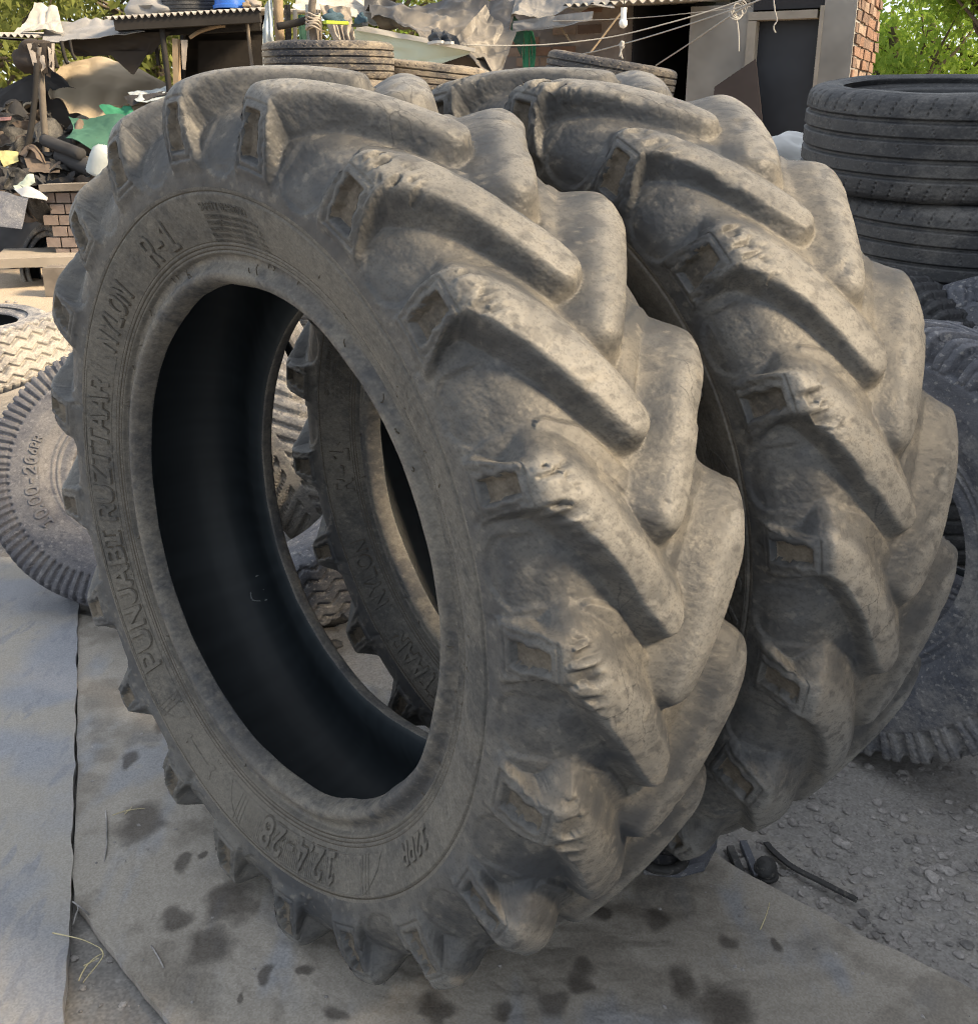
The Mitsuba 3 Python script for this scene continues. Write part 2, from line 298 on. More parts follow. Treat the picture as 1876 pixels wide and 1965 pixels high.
    if nr[tr[len(tr)//2], 0] < 0: nr = -nr
    B[:, tr] -= nr[tr][None]*(rec*.0095+scal*.0035+low*.011+frame_line*.0022)[..., None]
    ct, st_ = np.cos(th)[:, None], np.sin(th)[:, None]
    V = np.stack([B[..., 1], B[..., 0]*ct, B[..., 0]*st_], -1)
    # worn unevenness everywhere, chips along the crests
    outm = reg != 5
    Q = V[:, outm]
    dsp = (meshkit.fbm(Q*9+seed, 2, seed)-.5)*.0042+(meshkit.fbm(Q*70+seed, 3, seed+1)-.5)*.0009
    dn = np.zeros((nt, ns)); dn[:, outm] = dsp
    edge = np.exp(-((core+.003)/.006)**2)
    chip = sstep(.60, .74, meshkit.fbm(V[:, tr]*26, 2, seed+7))*edge*.0035+sstep(.70, .80, meshkit.fbm(V[:, tr]*48, 2, seed+9))*(core < 0)*.0015
    dn[:, tr] -= chip
    dn[:, reg <= 1] *= .45; dn[:, reg == 4] *= .5
    # a bead edge that is no longer true
    V0 = V.copy()
    N3 = np.stack([np.broadcast_to(nr[:, 1], (nt, ns)), nr[:, 0]*ct, nr[:, 0]*st_], -1)
    V = V+N3*dn[..., None]
    bw = (meshkit.fbm(np.stack([np.cos(th)*3, np.sin(th)*3, th*0+seed], -1), 3, seed)-.5)*.012
    wgt = np.interp(outb[:, 0], [.35, .40], [1, 0])*(np.isin(reg, (0, 4, 5)))
    V[..., 1:] *= (1+(bw[:, None]*wgt[None]/.36))[..., None]
    V1, N1 = grid_mesh(V)
    if (N1[0, tr[len(tr)//2]]@np.array([0, 1, 0])) < 0: N1 = -N1
    if N1[0, tr[len(tr)//2]]@np.array([0, np.cos(th[0]), np.sin(th[0])]) < 0: N1 = -N1
    th1 = np.r_[th, 2*np.pi]
    run = np.r_[0, np.cumsum(np.linalg.norm(np.diff(outc, axis=0), axis=1))]; k0 = len(bead)+len(rs)-1
    vv_ = run-run[k0]+rs[-1]; vv_[len(bead):k0+1] = rs                                # on the sidewall v is the radius
    UV = np.stack([np.broadcast_to((th1*.50)[:, None], (nt+1, ns)), np.broadcast_to(vv_[None], (nt+1, ns))], -1).copy()
    q = cells(nt, ns)
    flip = np.cross(V1.reshape(-1, 3)[q[0, tr[50], 1]]-V1.reshape(-1, 3)[q[0, tr[50], 0]], V1.reshape(-1, 3)[q[0, tr[50], 3]]-V1.reshape(-1, 3)[q[0, tr[50], 0]])@N1[0, tr[50]] < 0
    if flip: q = q[..., ::-1]
    wear = sstep(.62, .97, m)*(1-.8*rec)*(1-low)*sstep(Xc-.05, Xc+.012, -np.abs(X))[None]
    tone = np.full((nt, ns, 3), .15); tone[:, tr] = tread_tone(V[:, tr], m, X[None], wear, low, seed); tone = np.concatenate([tone, tone[:1]], 0)
    MW = frame_matrix(c, n, u, v)
    cid = np.broadcast_to(np.where(reg == 0, 'bead', np.where(reg == 1, 'sidewall', np.where(reg == 3, 'sidewall_001', np.where(reg == 4, 'bead_001', np.where(reg == 5, 'inner_liner', 'tread'))))), (nt, ns)).astype('U24').copy()
    cid[:, len(bead):len(bead)+len(rs)][:, gro | rgl] = 'groove'
    L = np.full((nt, ns), -1); L[:, tr] = lug_id; rc = np.zeros((nt, ns)); rc[:, tr] = rec
    mats = {'bead': 'm_bead', 'bead_001': 'm_bead', 'sidewall': 'm_sidewall', 'sidewall_001': 'm_sidewall', 'inner_liner': 'm_liner', 'tread': 'm_tread', 'groove': 'm_grime'}
    for nm in mats:
        s = (cid == nm) & (L < 0)
        k_ = key+'__'+nm; used.add(k_); emit(k_, V1, N1, UV, q[s], mats[nm], MW, tone if nm == 'tread' else None)
    for l in range(40):
        s = (L == l) & (rc <= .5)
        lk = numbered(key+'__lug'); emit(lk, V1, N1, UV, q[s], 'm_tread', MW, tone)
        s = (L == l) & (rc > .5)
        if s.any() and l < 20: emit(lk+'__recess', V1, N1, UV, q[s], 'm_recess', MW)
        elif s.any(): emit(lk+'__recess', V1, N1, UV, q[s], 'm_recess', MW)
    # lettering and marks moulded on the near sidewall; every one a raised piece over a thin rim of grime
    def wrap(mesh, phc, rc_, h0):
        mm = mesh.copy(); vv, ff = trimesh.remesh.subdivide_to_size(mm.vertices, mm.faces, .010); a_ = ph+phc*PITCHA-vv[:, 0]/rc_; r_ = rc_+vv[:, 1]
        qq = side_q(r_)-h0-vv[:, 2]
        return trimesh.Trimesh(np.c_[qq, r_*np.cos(a_), r_*np.sin(a_)], ff, process=False)
    def word(txt, phc, rc_, hgt, part_name, bold=True, stretch=None, lift=.0030):
        t_ = meshkit.text_mesh(txt, hgt, lift, bold=bold); w_ = np.ptp(t_.vertices[:, 0])
        if stretch: t_.apply_scale([stretch/w_, 1, 1]); w_ = stretch
        t_.apply_translation([-w_/2-t_.vertices[:, 0].min(), -hgt/2, 0])
        pn = part(key, part_name, wrap(t_, phc+turn, rc_, .0003), 'm_sidewall', to_world=MW); labels[pn] = {'label': f'raised moulded lettering {txt} on the sidewall'}
        g_ = t_.copy(); g_.vertices[:, 2] *= .12; g_.vertices[:, 0] *= 1.016; g_.vertices[:, :2] += [.0014, -.0016]
        put(pn+'__grime', wrap(g_, phc+turn, rc_, .0002), 'm_grime', to_world=MW)
    word('PUNJABI', 9.10, .436, .034, 'lettering', stretch=.235)
    word('RUZTTAAR', 7.20, .436, .033, 'lettering', stretch=.245)
    word('NYLON', 5.40, .432, .030, 'lettering', stretch=.125)
    word('R-1', 3.95, .430, .036, 'lettering', stretch=.082)
    word('SAFETY WARNING', 2.58, .449, .0085, 'lettering', bold=False, stretch=.105, lift=.0008)
    for i in range(5): word('NEVER EXCEED 35 PSI TO SEAT BEADS'[i:28+i], 2.50, .437-.0075*i, .0042, 'lettering', bold=False, stretch=.12, lift=.0006)
    word('12.4-28', 13.18, .434, .038, 'lettering', stretch=.185)
    word('12PR', 15.45, .430, .024, 'lettering', stretch=.072)
    def ridge(pts, part_name='moulded_line', w=.0013):
        ms = []
        for p0, p1 in zip(pts[:-1], pts[1:]):
            d = np.subtract(p1, p0); L_ = np.hypot(*d)
            if L_ < 1e-6: continue
            nn = np.array([-d[1], d[0]])/max(L_, 1e-9)*w/2
            poly = sg.Polygon([p0-nn, p0+nn, p1+nn, p1-nn]); ms.append(trimesh.creation.extrude_polygon(poly, .0012, engine='earcut'))
        return ms
    ms = []
    def leaf(phA, phB):
        w_ = (phB-phA)*PITCHA*.436
        top = [(x, -.024+.046*min(1, (.5*w_-abs(x))/.05)**.6) for x in np.linspace(-w_/2, w_/2, 40)]; bot = [(x, -.024) for x in np.linspace(w_/2, -w_/2, 20)]
        pts = np.array(top+bot); r_ = ridge(pts)
        out = [wrap(x, (phA+phB)/2+turn, .438, .0) for x in r_]
        lo_, hi_ = -w_/2+.055, w_/2-.055
        for x in np.arange(lo_, hi_, .0046): out.append(wrap(trimesh.creation.extrude_polygon(sg.box(x, -.021, x+.0013, .019), .0005, engine='earcut'), (phA+phB)/2+turn, .438, 0))
        for x in (lo_-.004, lo_-.012, lo_-.02, hi_+.004, hi_+.012, hi_+.02): out.append(wrap(trimesh.creation.extrude_polygon(sg.box(x, -.023, x+.002, .021), .0012, engine='earcut'), (phA+phB)/2+turn, .438, 0))
        return out
    ms += leaf(5.9, 10.75); ms += leaf(11.75, 14.75)
    arrow = sg.Polygon([(.045, 0), (.030, .009), (.030, .003), (-.028, .003), (-.034, .010), (-.045, .010), (-.039, 0), (-.045, -.010), (-.034, -.010), (-.028, -.003), (.030, -.003), (.030, -.009)])
    ms.append(wrap(trimesh.creation.extrude_polygon(arrow, .0014, engine='earcut'), 11.15+turn, .437, 0))
    k_ = part(key, 'moulded_lines', cat_(ms), 'm_sidewall', to_world=MW); labels[k_] = {'kind': 'stuff', 'label': 'moulded panel outlines, hatching and arrow on the sidewall'}
    hairs = []
    for i in range(64):
        a_ = R.uniform(0, 2*np.pi); r0 = R.choice([.372, .384, .4010, .4055, .415, .425]); L_ = R.uniform(.006, .016); q0 = np.interp(r0, [.367, .3755, .389], [-.1135, -.108, -.1045]) if r0 < .389 else side_q(r0)
        pts = [(q0-.0008-.004*t_**1.5*R.uniform(.2, 1), (r0+L_*t_)*np.cos(a_+.008*np.sin(3*t_+i)), (r0+L_*t_)*np.sin(a_+.008*np.sin(3*t_+i))) for t_ in np.linspace(0, 1, 6)]
        hairs.append(tube(pts, .0007, 5))
    k_ = part(key, 'rubber_hairs', cat_(hairs), 'm_grime', to_world=MW); labels[k_] = {'kind': 'stuff', 'label': 'little rubber moulding hairs on the bead and sidewall'}
    return key

AC = .094                                   # tread centre plane behind the near bead
n1, u1 = orth([.7234453, .6903173, -.0094], [.668973, -.697569, .256656]); v1 = np.cross(n1, u1); v1 *= np.sign(v1@np.array([-.1706, .192, .9665]))
c1 = np.array([-.290908, 1.312676, HC-.540079])+AC*n1
n2, u2 = orth([.759106, .650571, .022696], [.621819, -.734991, .270424]); v2 = np.cross(n2, u2); v2 *= np.sign(v2@np.array([-.1926, .1912, .9625]))
c2 = np.array([.034911, 1.505852, HC-.520634])+AC*n2
tractor_tyre('tractor_tyre', 'worn dusty tractor tyre standing nearest the camera, its whole round opening in view', c1, n1, u1, v1, .4832829, 3, 0., {1: 1., 0: .6, 18: .8, 19: .9, 17: .6})
def liner_mark(c, n, pts):
    """a scratch on the inner wall, where the line of sight through these pixels meets it"""
    out = []; e = np.array([0, 0, HC])
    for a, b in pts:
        d = Pz(a, b, 1.)-e; o = e-c; d_ = d-(d@n)*n; o_ = o-(o@n)*n; r = .54
        for _ in range(6):
            A, B, C = d_@d_, 2*d_@o_, o_@o_-r*r; t_ = (-B+math.sqrt(B*B-4*A*C))/(2*A); q_ = (e+d*t_-c)@n
            r = np.interp(q_, [-.126, -.116, -.098, -.075, -.045, .045, .075, .098, .116, .139], [.495, .515, .530, .538, .544, .544, .538, .530, .517, .50])-.0022
        out.append(e+d*t_)
    return tube(bent(out, 10), .0011, 5)
mat('m_scratch', (.26, .28, .29), .8, .2)
k_ = part('tractor_tyre', 'scratches', cat_([liner_mark(c1, n1, q_) for q_ in ([(490, 1106), (508, 1100), (524, 1094)], [(481, 1136), (486, 1152), (500, 1153)], [(505, 1131), (518, 1129), (531, 1124)], [(523, 1108), (526, 1140), (531, 1172)], [(508, 1152), (520, 1146), (530, 1138)])]), 'm_scratch'); labels[k_] = {'label': 'pale scratched mark on the inner wall'}
tractor_tyre('tractor_tyre', 'second worn tractor tyre standing close behind the front one, partly hidden by it', c2, n2, u2, v2, 2.7024669, 8, -2.95, {15: 1., 13: .9, 12: .7, 14: .5, 16: .8}, .016)

# ------------------------------------------------------------------ other tyres
def tyre(name, label, R, Wd, rim, c, axis, tread='car', bsdf='m_car', face=None, group=None, nt=420, seed=0, spin=0., fine=True, shoulder=.5, hide=False):
    """tyre of outer radius R, width Wd, rim radius rim; axis points out of the side the label calls its face"""
    key = thing(name, label, 'tyre', group); face = face or bsdf
    n, u, v = basis(axis); MW = frame_matrix(np.asarray(c, float), n, u, v); h = Wd/2
    H_ = R-rim; rb = .012 if Wd < .3 else .02
    prof = [(rim, h*.62), (rim+.004, h*.72), (rim+.016, h*.76), (rim+.03, h*.74), (rim+.036, h*.80), (rim+.042, h*.76), (rim+.048, h*.82), (rim+.054, h*.80), (rim+.35*H_, h*.93), (rim+.52*H_, h*.995), (rim+.70*H_, h*.985), (rim+.715*H_, h*.965), (rim+.73*H_, h*.985), (rim+.82*H_, h*.955)]
    sh = [(R-.10*H_, h*.91), (R-.045*H_, h*.85), (R-.018*H_, h*.76), (R-.008*H_, h*.66)]
    xs = np.linspace(h*.62, -h*.62, 90 if fine else 26); tr = [(R-.006*H_*(abs(x)/h)**2, x) for x in xs]
    outer = np.array(prof+sh+tr+[(a, -b) for a, b in sh[::-1]]+[(a, -b) for a, b in prof[::-1]])
    if fine:
        d = np.r_[0, np.cumsum(np.linalg.norm(np.diff(outer, axis=0), axis=1))]
        outer = np.c_[np.interp(np.linspace(0, d[-1], 230), d, outer[:, 0]), np.interp(np.linspace(0, d[-1], 230), d, outer[:, 1])]
    inner = np.array([(rim+.002, -h*.56), (rim+.03, -h*.58), (rim+.5*H_, -h*.85), (R-.2*H_, -h*.75), (R-.13*H_, -h*.4), (R-.12*H_, 0), (R-.13*H_, h*.4), (R-.2*H_, h*.75), (rim+.5*H_, h*.85), (rim+.03, h*.58), (rim+.002, h*.56)])
    pf = np.vstack([outer, inner]); ns = len(pf); no = len(outer)
    th = np.arange(nt)*2*np.pi/nt+spin
    q = pf[:, 1][None]; r = pf[:, 0][None]; t = th[:, None]; al = t*R
    on = ((r > rim+.72*H_) & (np.arange(ns)[None] < no)).astype(float); crown = sstep(R-.12*H_, R-.02*H_, r)*(np.arange(ns)[None] < no)
    def line(x, c_, w_): return 1-sstep(w_*.5, w_*.5+.0025, np.abs(x-c_))
    dep = np.zeros((nt, ns))
    per = lambda s, k: (al/s+k) % 1
    if tread == 'car':
        for g in (-.52, -.18, .18, .52): dep += .008*line(q/h, g, .075)*crown
        pz = .040
        a_ = np.abs(((al+q*.35)/pz) % 1-.5)*pz
        dep += .0045*(1-sstep(.0006, .0018, a_))*((np.abs(q/h) > .62) & (np.abs(q/h) < .93))*on
        a_ = np.abs(((al-q*.5)/(pz*2.2)) % 1-.5)*pz*2.2
        dep += .0015*(1-sstep(.0006, .0016, a_))*((np.abs(q/h) < .5))*crown
    elif tread == 'zigzag':
        zz = (np.abs(((al/.055) % 1)-.5)-.25)*.035
        for g in (-.66, -.30, .06, .42, .76): dep += .009*line(q, g*h+zz, .006)*crown
        a_ = np.abs((al/.0275) % 1-.5)*.0275; dep += .005*(1-sstep(.002, .004, a_))*(np.abs(q/h) > .8)*on
    elif tread == 'ribs':
        a_ = np.abs((al/.023) % 1-.5)*.023
        dep += .007*(1-sstep(.0030, .0052, a_))*(sstep(rim+.66*H_, rim+.70*H_, r))*(np.arange(ns)[None] < no)*(np.abs(q/h) > .55)
        for g in (-.45, -.15, .15, .45): dep += .009*line(q/h, g, .06)*crown
    elif tread == 'lugs':
        a_ = np.abs(((al+np.abs(q)*.55)/.062) % 1-.5)*.062
        dep += .013*(1-sstep(.009, .012, a_))*(np.abs(q/h) > .22)*on
        a2 = np.abs(((al+np.abs(q)*.55)/.062+.5) % 1-.5)*.062; dep += .004*(1-sstep(.0015, .003, a2))*(np.abs(q/h) > .4)*on
        dep += .010*line(q/h, 0, .06)*crown
    elif tread == 'chevron':
        a_ = np.abs(((al+np.abs(q)*.9)/.05) % 1-.5)*.05; dep += .010*(1-sstep(.008, .011, a_))*(np.abs(q/h) > .12)*on
    elif tread == 'knobs':
        a_ = np.abs((al/.03) % 1-.5)*.03; dep += .007*(1-sstep(.005, .007, a_))*on; dep += .006*line(q/h, .45, .1)*crown+.006*line(q/h, -.45, .1)*crown
    tg = np.gradient(pf, axis=0); nr = np.c_[-tg[:, 1], tg[:, 0]]; nr /= np.linalg.norm(nr, axis=1, keepdims=True)+1e-9
    ic = int(np.argmax(pf[:no, 0])); nr *= np.sign(nr[ic, 0])
    A = pf[None]-nr[None]*dep[..., None]
    V = np.stack([A[..., 1], A[..., 0]*np.cos(t), A[..., 0]*np.sin(t)], -1)
    o = np.arange(ns) < no
    V[:, o] += (np.stack([np.broadcast_to(nr[:, 1], (nt, ns)), nr[:, 0]*np.cos(t), nr[:, 0]*np.sin(t)], -1)*((meshkit.fbm(V*8+seed, 3, seed)-.5)*.008)[..., None])[:, o]
    V1, N1 = grid_mesh(V)
    if N1[0, ic]@np.array([0, np.cos(spin), np.sin(spin)]) < 0: N1 = -N1
    UV = np.stack(np.meshgrid(np.r_[th, th[0]+2*np.pi]*R, np.arange(ns)*.003, indexing='ij'), -1)
    qd = cells(nt, ns); Vf = V1.reshape(-1, 3); a = qd[0, ic]
    if np.cross(Vf[a[1]]-Vf[a[0]], Vf[a[3]]-Vf[a[0]])@N1[0, ic] < 0: qd = qd[..., ::-1]
    rg = np.where(~o, 3, np.where(pf[:, 0] > rim+.725*H_, 0, np.where(pf[:, 1] > 0, 1, 2)))
    for k, nm, bm in ((0, 'tread', bsdf), (1, 'sidewall', face), (2, 'sidewall_001', face), (3, 'inner_liner', 'm_liner')):
        kk = key+'__'+nm; used.add(kk); emit(kk, V1, N1, UV, qd[:, rg == k], bm, MW)
    def sidetext(txt, hgt, ang, rr, stretch=None):
        t_ = meshkit.text_mesh(txt, hgt, .002, bold=True); w_ = np.ptp(t_.vertices[:, 0]); t_.apply_translation([-w_/2, -hgt/2, 0])
        vv, ff = trimesh.remesh.subdivide_to_size(t_.vertices, t_.faces, .015); a_ = ang+vv[:, 0]/rr; r_ = rr+vv[:, 1]
        qq = np.interp(r_, outer[:ic, 0][np.argsort(outer[:ic, 0])], outer[:ic, 1][np.argsort(outer[:ic, 0])])+vv[:, 2]+.003
        part(key, 'lettering', trimesh.Trimesh(np.c_[qq, r_*np.cos(a_), r_*np.sin(a_)], ff[:, ::-1], process=False), face, to_world=MW)
    tyre.text = sidetext
    return key
def tilted(deg_x, deg_y):
    """an axis that stands upright but for these tilts: towards the east and towards the camera"""
    return np.array([math.sin(math.radians(deg_x)), -math.sin(math.radians(deg_y)), 1.])

# stack of car tyres on the right
sc_ = np.array([1.125, 2.74, 1.13])
tyre('car_tyre', 'black car tyre on top of the stack at the right edge, grooves seen side on', .345, .235, .215, sc_, tilted(-1, 6), nt=560, seed=1)
tyre('car_tyre', 'black car tyre second from the top of the stack at the right edge', .345, .225, .215, sc_+[.075, -.02, -.230], tilted(-1, 5.5), nt=560, seed=2, spin=.4)
for i in range(3):
    tyre('car_tyre', 'black car tyre low in the stack at the right edge, behind the truck tyres', .34, .225, .21, sc_+[.06, .02, -.456-.225*i], tilted(0, 1), nt=120, fine=False, seed=3+i, group='low tyres of the right hand stack')
tyre('truck_tyre', 'blue grey lorry tyre standing upright at the right edge, under the car tyre stack', .44, .20, .25, Pz(1935, 905, 2.36), [-.25, -.93, .16], 'lugs', 'm_truck', nt=420, seed=5)
k = tyre('truck_tyre', 'lorry tyre with torn lugged tread standing on the gravel behind the second tractor tyre', .415, .21, .185, Pz(1712, 1035, 2.02), [-.80, -.58, .10], 'lugs', 'm_truck', nt=620, seed=6)
tyre('scooter_tyre', 'small knobbly tyre peeping out between the second tractor tyre and the car tyre stack', .27, .11, .17, Pz(1662, 742, 2.42), [-.80, -.58, .05], 'knobs', 'm_car', nt=360, seed=7)
# behind, on the left
k = tyre('truck_tyre', 'pale bluish ribbed lorry tyre leaning behind the left side of the front tractor tyre', .35, .18, .13, Pz(255, 912, 2.72), [.05, -.84, .54], 'ribs', 'm_left', nt=720, seed=9)
tyre.text('10.00-20', .030, -.30, .225); tyre.text('16PR', .020, .22, .225)
tyre('truck_tyre', 'dusty grey tyre with zigzag grooves lying tilted at the left edge', .39, .19, .24, Pz(-40, 705, 3.5), [-.30, .06, .95], 'zigzag', 'm_pale', nt=560, seed=10)
tyre('car_tyre', 'grey tyre lying flat on the ground by the left edge, its dark opening in view', .30, .16, .17, Pz(-42, 640, 4.7), [.03, -.06, 1], 'car', 'm_pale', nt=300, seed=11)
tyre('truck_tyre', 'pale ribbed tyre seen through the opening of the front tractor tyre', .46, .22, .26, Pz(560, 800, 3.2), [.92, .12, .38], 'chevron', 'm_pale', nt=420, seed=12)
tyre('truck_tyre', 'mud caked tyre lying low behind the front tractor tyre, seen through its opening', .40, .2, .24, Pz(500, 1010, 2.70), [-.25, -.25, .94], 'zigzag', 'm_truck', nt=360, seed=13)
# stacks in the middle distance: the topmost shows, the rest stand behind the tractor tyres
def stack(px, py, z, tx, ty, lab, sec, seed, nlow):
    c = Pz(px, py, z); tyre('car_tyre', lab, .30, .165, .18, c, tilted(tx, ty), bsdf='m_cardust', nt=420, seed=seed)
    zz = c[2]-.165
    for i in range(nlow):
        if zz < .05: break
        l_ = sec if i == 0 else 'worn car tyre in the lower part of a stack behind the tractor tyres'
        tyre('car_tyre', l_, .30, .165, .18, [c[0]+.02*math.sin(i*2+seed), c[1]+.03*math.cos(i*3+seed), zz], tilted(0, 0), bsdf='m_cardust', nt=100, fine=False, seed=seed+i, spin=i, group=None if i == 0 else 'lower tyres of the stacks behind')
        zz -= .165
stack(631, 118, 4.85, 0, 1.5, 'worn car tyre on top of the left stack behind the front tractor tyre', 'second car tyre of the left stack behind the front tractor tyre', 21, 9)
stack(815, 152, 5.3, 6, 2.5, 'dusty car tyre on the middle stack, just right of and behind the left stack', 'second car tyre of the middle stack', 31, 9)
stack(1170, 150, 4.85, 9, 4, 'dusty tan car tyre on top of the stack behind the second tractor tyre', 'second car tyre of the stack behind the second tractor tyre', 41, 9)

# ------------------------------------------------------------------ ground, mats, gravel
def gpoly(pts, h=0.): return np.array([G(a, b, h)[:2] for a, b in pts])
mat2_poly = np.vstack([gpoly([(152, 1180), (147, 1480), (140, 1735), (330, 1965), (430, 2090)]), [[.1, .62], [1.2, .62]], gpoly([(2100, 2010), (1876, 1908), (1640, 1790), (1385, 1652), (1250, 1540), (880, 1385), (690, 1310), (420, 1225)])])
mat1_poly = np.vstack([[[-3.2, 2.9], [-1.35, 2.75]], gpoly([(152, 1150), (146, 1330), (142, 1500), (139, 1650), (134, 1740), (128, 1850), (124, 1965), (120, 2100)]), [[-.55, .4], [-3.2, .4]]])
def slab(poly, top, thick, seed, amp=.003, res=.035, edge=.0025):
    pg = sg.Polygon(poly).buffer(0); ln = np.array(pg.exterior.segmentize(.02).coords)
    jit = (meshkit.fbm(np.c_[ln*14, ln[:, :1]*0+seed], 3, seed)-.5)*2*edge*2.5; ln = ln+jit[:, None]*[[.7, .7]]
    pg = sg.Polygon(ln).buffer(0)
    x0, y0, x1, y1 = pg.bounds
    xx, yy = np.meshgrid(np.arange(x0, x1, res), np.arange(y0, y1, res)); pts = np.c_[xx.ravel(), yy.ravel()]; pts += rng.normal(0, res*.1, pts.shape)
    pts = pts[shapely.contains_xy(pg.buffer(-res*.45), pts[:, 0], pts[:, 1])]
    ring = np.array(pg.exterior.coords)[:-1]; al = np.vstack([ring, pts])
    from scipy.spatial import Delaunay
    t = Delaunay(al).simplices; cc = al[t].mean(1); t = t[shapely.contains_xy(pg, cc[:, 0], cc[:, 1])]
    a, b = al[t[:, 1]]-al[t[:, 0]], al[t[:, 2]]-al[t[:, 0]]; fl = a[:, 0]*b[:, 1]-a[:, 1]*b[:, 0] < 0; t[fl] = t[fl][:, ::-1]
    z = top+(meshkit.fbm(np.c_[al*3, al[:, :1]*0+seed], 3, seed)-.5)*2*amp; n0 = len(ring)
    v = np.vstack([np.c_[al, z], np.c_[ring, np.full(n0, top-thick)]]); m = len(al); i = np.arange(n0); j = (i+1) % n0
    side = np.vstack([np.c_[i, j, m+j], np.c_[i, m+j, m+i]])
    return trimesh.Trimesh(v, np.vstack([t, side]), process=False)
stains = [(270, 1585, 45), (350, 1660, 17), (388, 1650, 9), (440, 1740, 52), (400, 1830, 56), (335, 1775, 32), (520, 1880, 15), (597, 1868, 13), (655, 1950, 22), (840, 1935, 36), (1112, 1888, 36), (1060, 1932, 40), (1258, 1768, 26), (1390, 1805, 24), (1320, 1888, 34), (1395, 1945, 60), (1488, 1825, 12), (250, 1460, 16), (1150, 1760, 22), (300, 1400, 12), (470, 1910, 10), (960, 1940, 22)]
SP = []
for a, b, r in stains:
    g = G(a, b); gx = G(a+r, b); gy = G(a, b+r); SP.append((g[0], g[1], abs(gx[0]-g[0]), abs(gy[1]-g[1])))
def spots(p):
    s = mi.Float(0); wx = (fbm(p.x*22, p.y*22, 3.3, 3)-.5)*.05; wy = (fbm(p.x*22, p.y*22, 9.1, 3)-.5)*.05
    for x, y, a, b in SP:
        d = dr.sqrt(dr.square((p.x+wx*1.1-x)/a)+dr.square((p.y+wy*1.1-y)/b)); s = dr.maximum(s, 1-smoothstep(.50, 1.18, d))
    return s
def mat_col(p, n, uv):
    a = fbm(p.x*4, p.y*4, 1., 4); b = fbm(p.x*26, p.y*9, 2., 3); g = noise(p.x*420, p.y*420); d = fbm(p.x*12+4, p.y*12, 5., 3)
    c = mix((.315, .292, .258), (.262, .266, .276), smoothstep(.50, .68, a*.6+b*.4)); c = mix(c, (.175, .158, .136), smoothstep(.50, .68, d)*.6)
    c = mix(c, (.33, .31, .275), smoothstep(.6, .74, fbm(p.x*30, p.y*30, 8., 3))*.35)
    return mix(c, (.060, .052, .046), spots(p)*.74)*(.84+.32*g)
mat('m_mat', mat_col, .8, .3, lambda p, n, uv: fbm(p.x*120, p.y*120, p.z*120, 3)*.0022+fbm(p.x*28, p.y*28, 4., 2)*.004+fbm(p.x*5, p.y*16, 4., 3)*.010, 1.)
def plate_col(p, n, uv):
    a = fbm(p.x*3.2, p.y*3.2, 3., 4); b = fbm(p.x*40, p.y*13, 7., 3); g = noise(p.x*420, p.y*420); l = fbm(p.x*9, p.y*9, 1.2, 3)
    c = mix((.315, .295, .262), (.255, .266, .292), smoothstep(.44, .62, a*.6+l*.4)); c = mix(c, (.20, .21, .24), smoothstep(.62, .74, b)*.55)
    return c*(.86+.28*g)
mat('m_plate', plate_col, .55, .4, lambda p, n, uv: fbm(p.x*110, p.y*110, p.z*110, 3)*.0016+fbm(p.x*16, p.y*16, 4., 3)*.004, 1.)
def dirt_col(p, n, uv):
    a = fbm(p.x*2.2, p.y*2.2, 1., 4); b = fbm(p.x*24, p.y*24, 2., 3); g = noise(p.x*300, p.y*300); v_, _, w_ = voronoi(p.x*75, p.y*75)
    far = smoothstep(4.2, 6.5, p.y)
    c = mix((.255, .247, .237), (.150, .146, .143), smoothstep(.40, .64, a)); c = mix(c, (.30, .285, .262), smoothstep(.52, .74, b)*.6)
    c = mix(c, (.36, .285, .20), far*.7); c = mix(c, (.33, .32, .31), smoothstep(.72, .9, w_)*(1-smoothstep(.2, .42, v_))*.5)
    return c*(.78+.44*g)
mat('m_dirt', dirt_col, .92, .15, lambda p, n, uv: fbm(p.x*60, p.y*60, p.z*60, 4)*.006, 1.)
xs = np.unique(np.r_[np.linspace(-60, -4, 30), np.linspace(-4, 4.5, 330), np.linspace(4.5, 60, 30)]); ys = np.unique(np.r_[np.linspace(-20, .3, 20), np.linspace(.3, 4.5, 210), np.linspace(4.5, 14, 110), np.linspace(14, 120, 40)])
xx, yy = np.meshgrid(xs, ys, indexing='ij'); pz = np.stack([xx, yy, xx*0], -1)
zz = -.016+(meshkit.fbm(pz*1.3, 3, 2)-.5)*.012+(meshkit.fbm(pz*11, 3, 4)-.5)*.010
inside = shapely.contains_xy(sg.Polygon(mat2_poly).buffer(.03), xx, yy) | shapely.contains_xy(sg.Polygon(mat1_poly).buffer(.03), xx, yy)
zz = np.where(inside, np.minimum(zz, -.014), zz)
zz += np.where(yy > 5, (meshkit.fbm(pz*.9, 3, 9)-.5)*.10*sstep(5, 7, yy), 0)
nx, ny = len(xs), len(ys); i, j = np.meshgrid(np.arange(nx-1), np.arange(ny-1), indexing='ij'); q = np.stack([i*ny+j, (i+1)*ny+j, (i+1)*ny+j+1, i*ny+j+1], -1).reshape(-1, 4)
setting('ground', (np.stack([xx, yy, zz], -1).reshape(-1, 3), q), 'm_dirt', True)
k = one('floor_sheet', 'long flat grey brown sheet with bluish patches lying along the left edge', 'floor sheet', slab(mat1_poly, .008, .02, 3, .004), 'm_plate', 35)
k = one('floor_sheet', 'large oil stained grey sheet on the ground under the front tractor tyre', 'floor sheet', slab(mat2_poly, .004, .014, 5, .003), 'm_mat', 35)
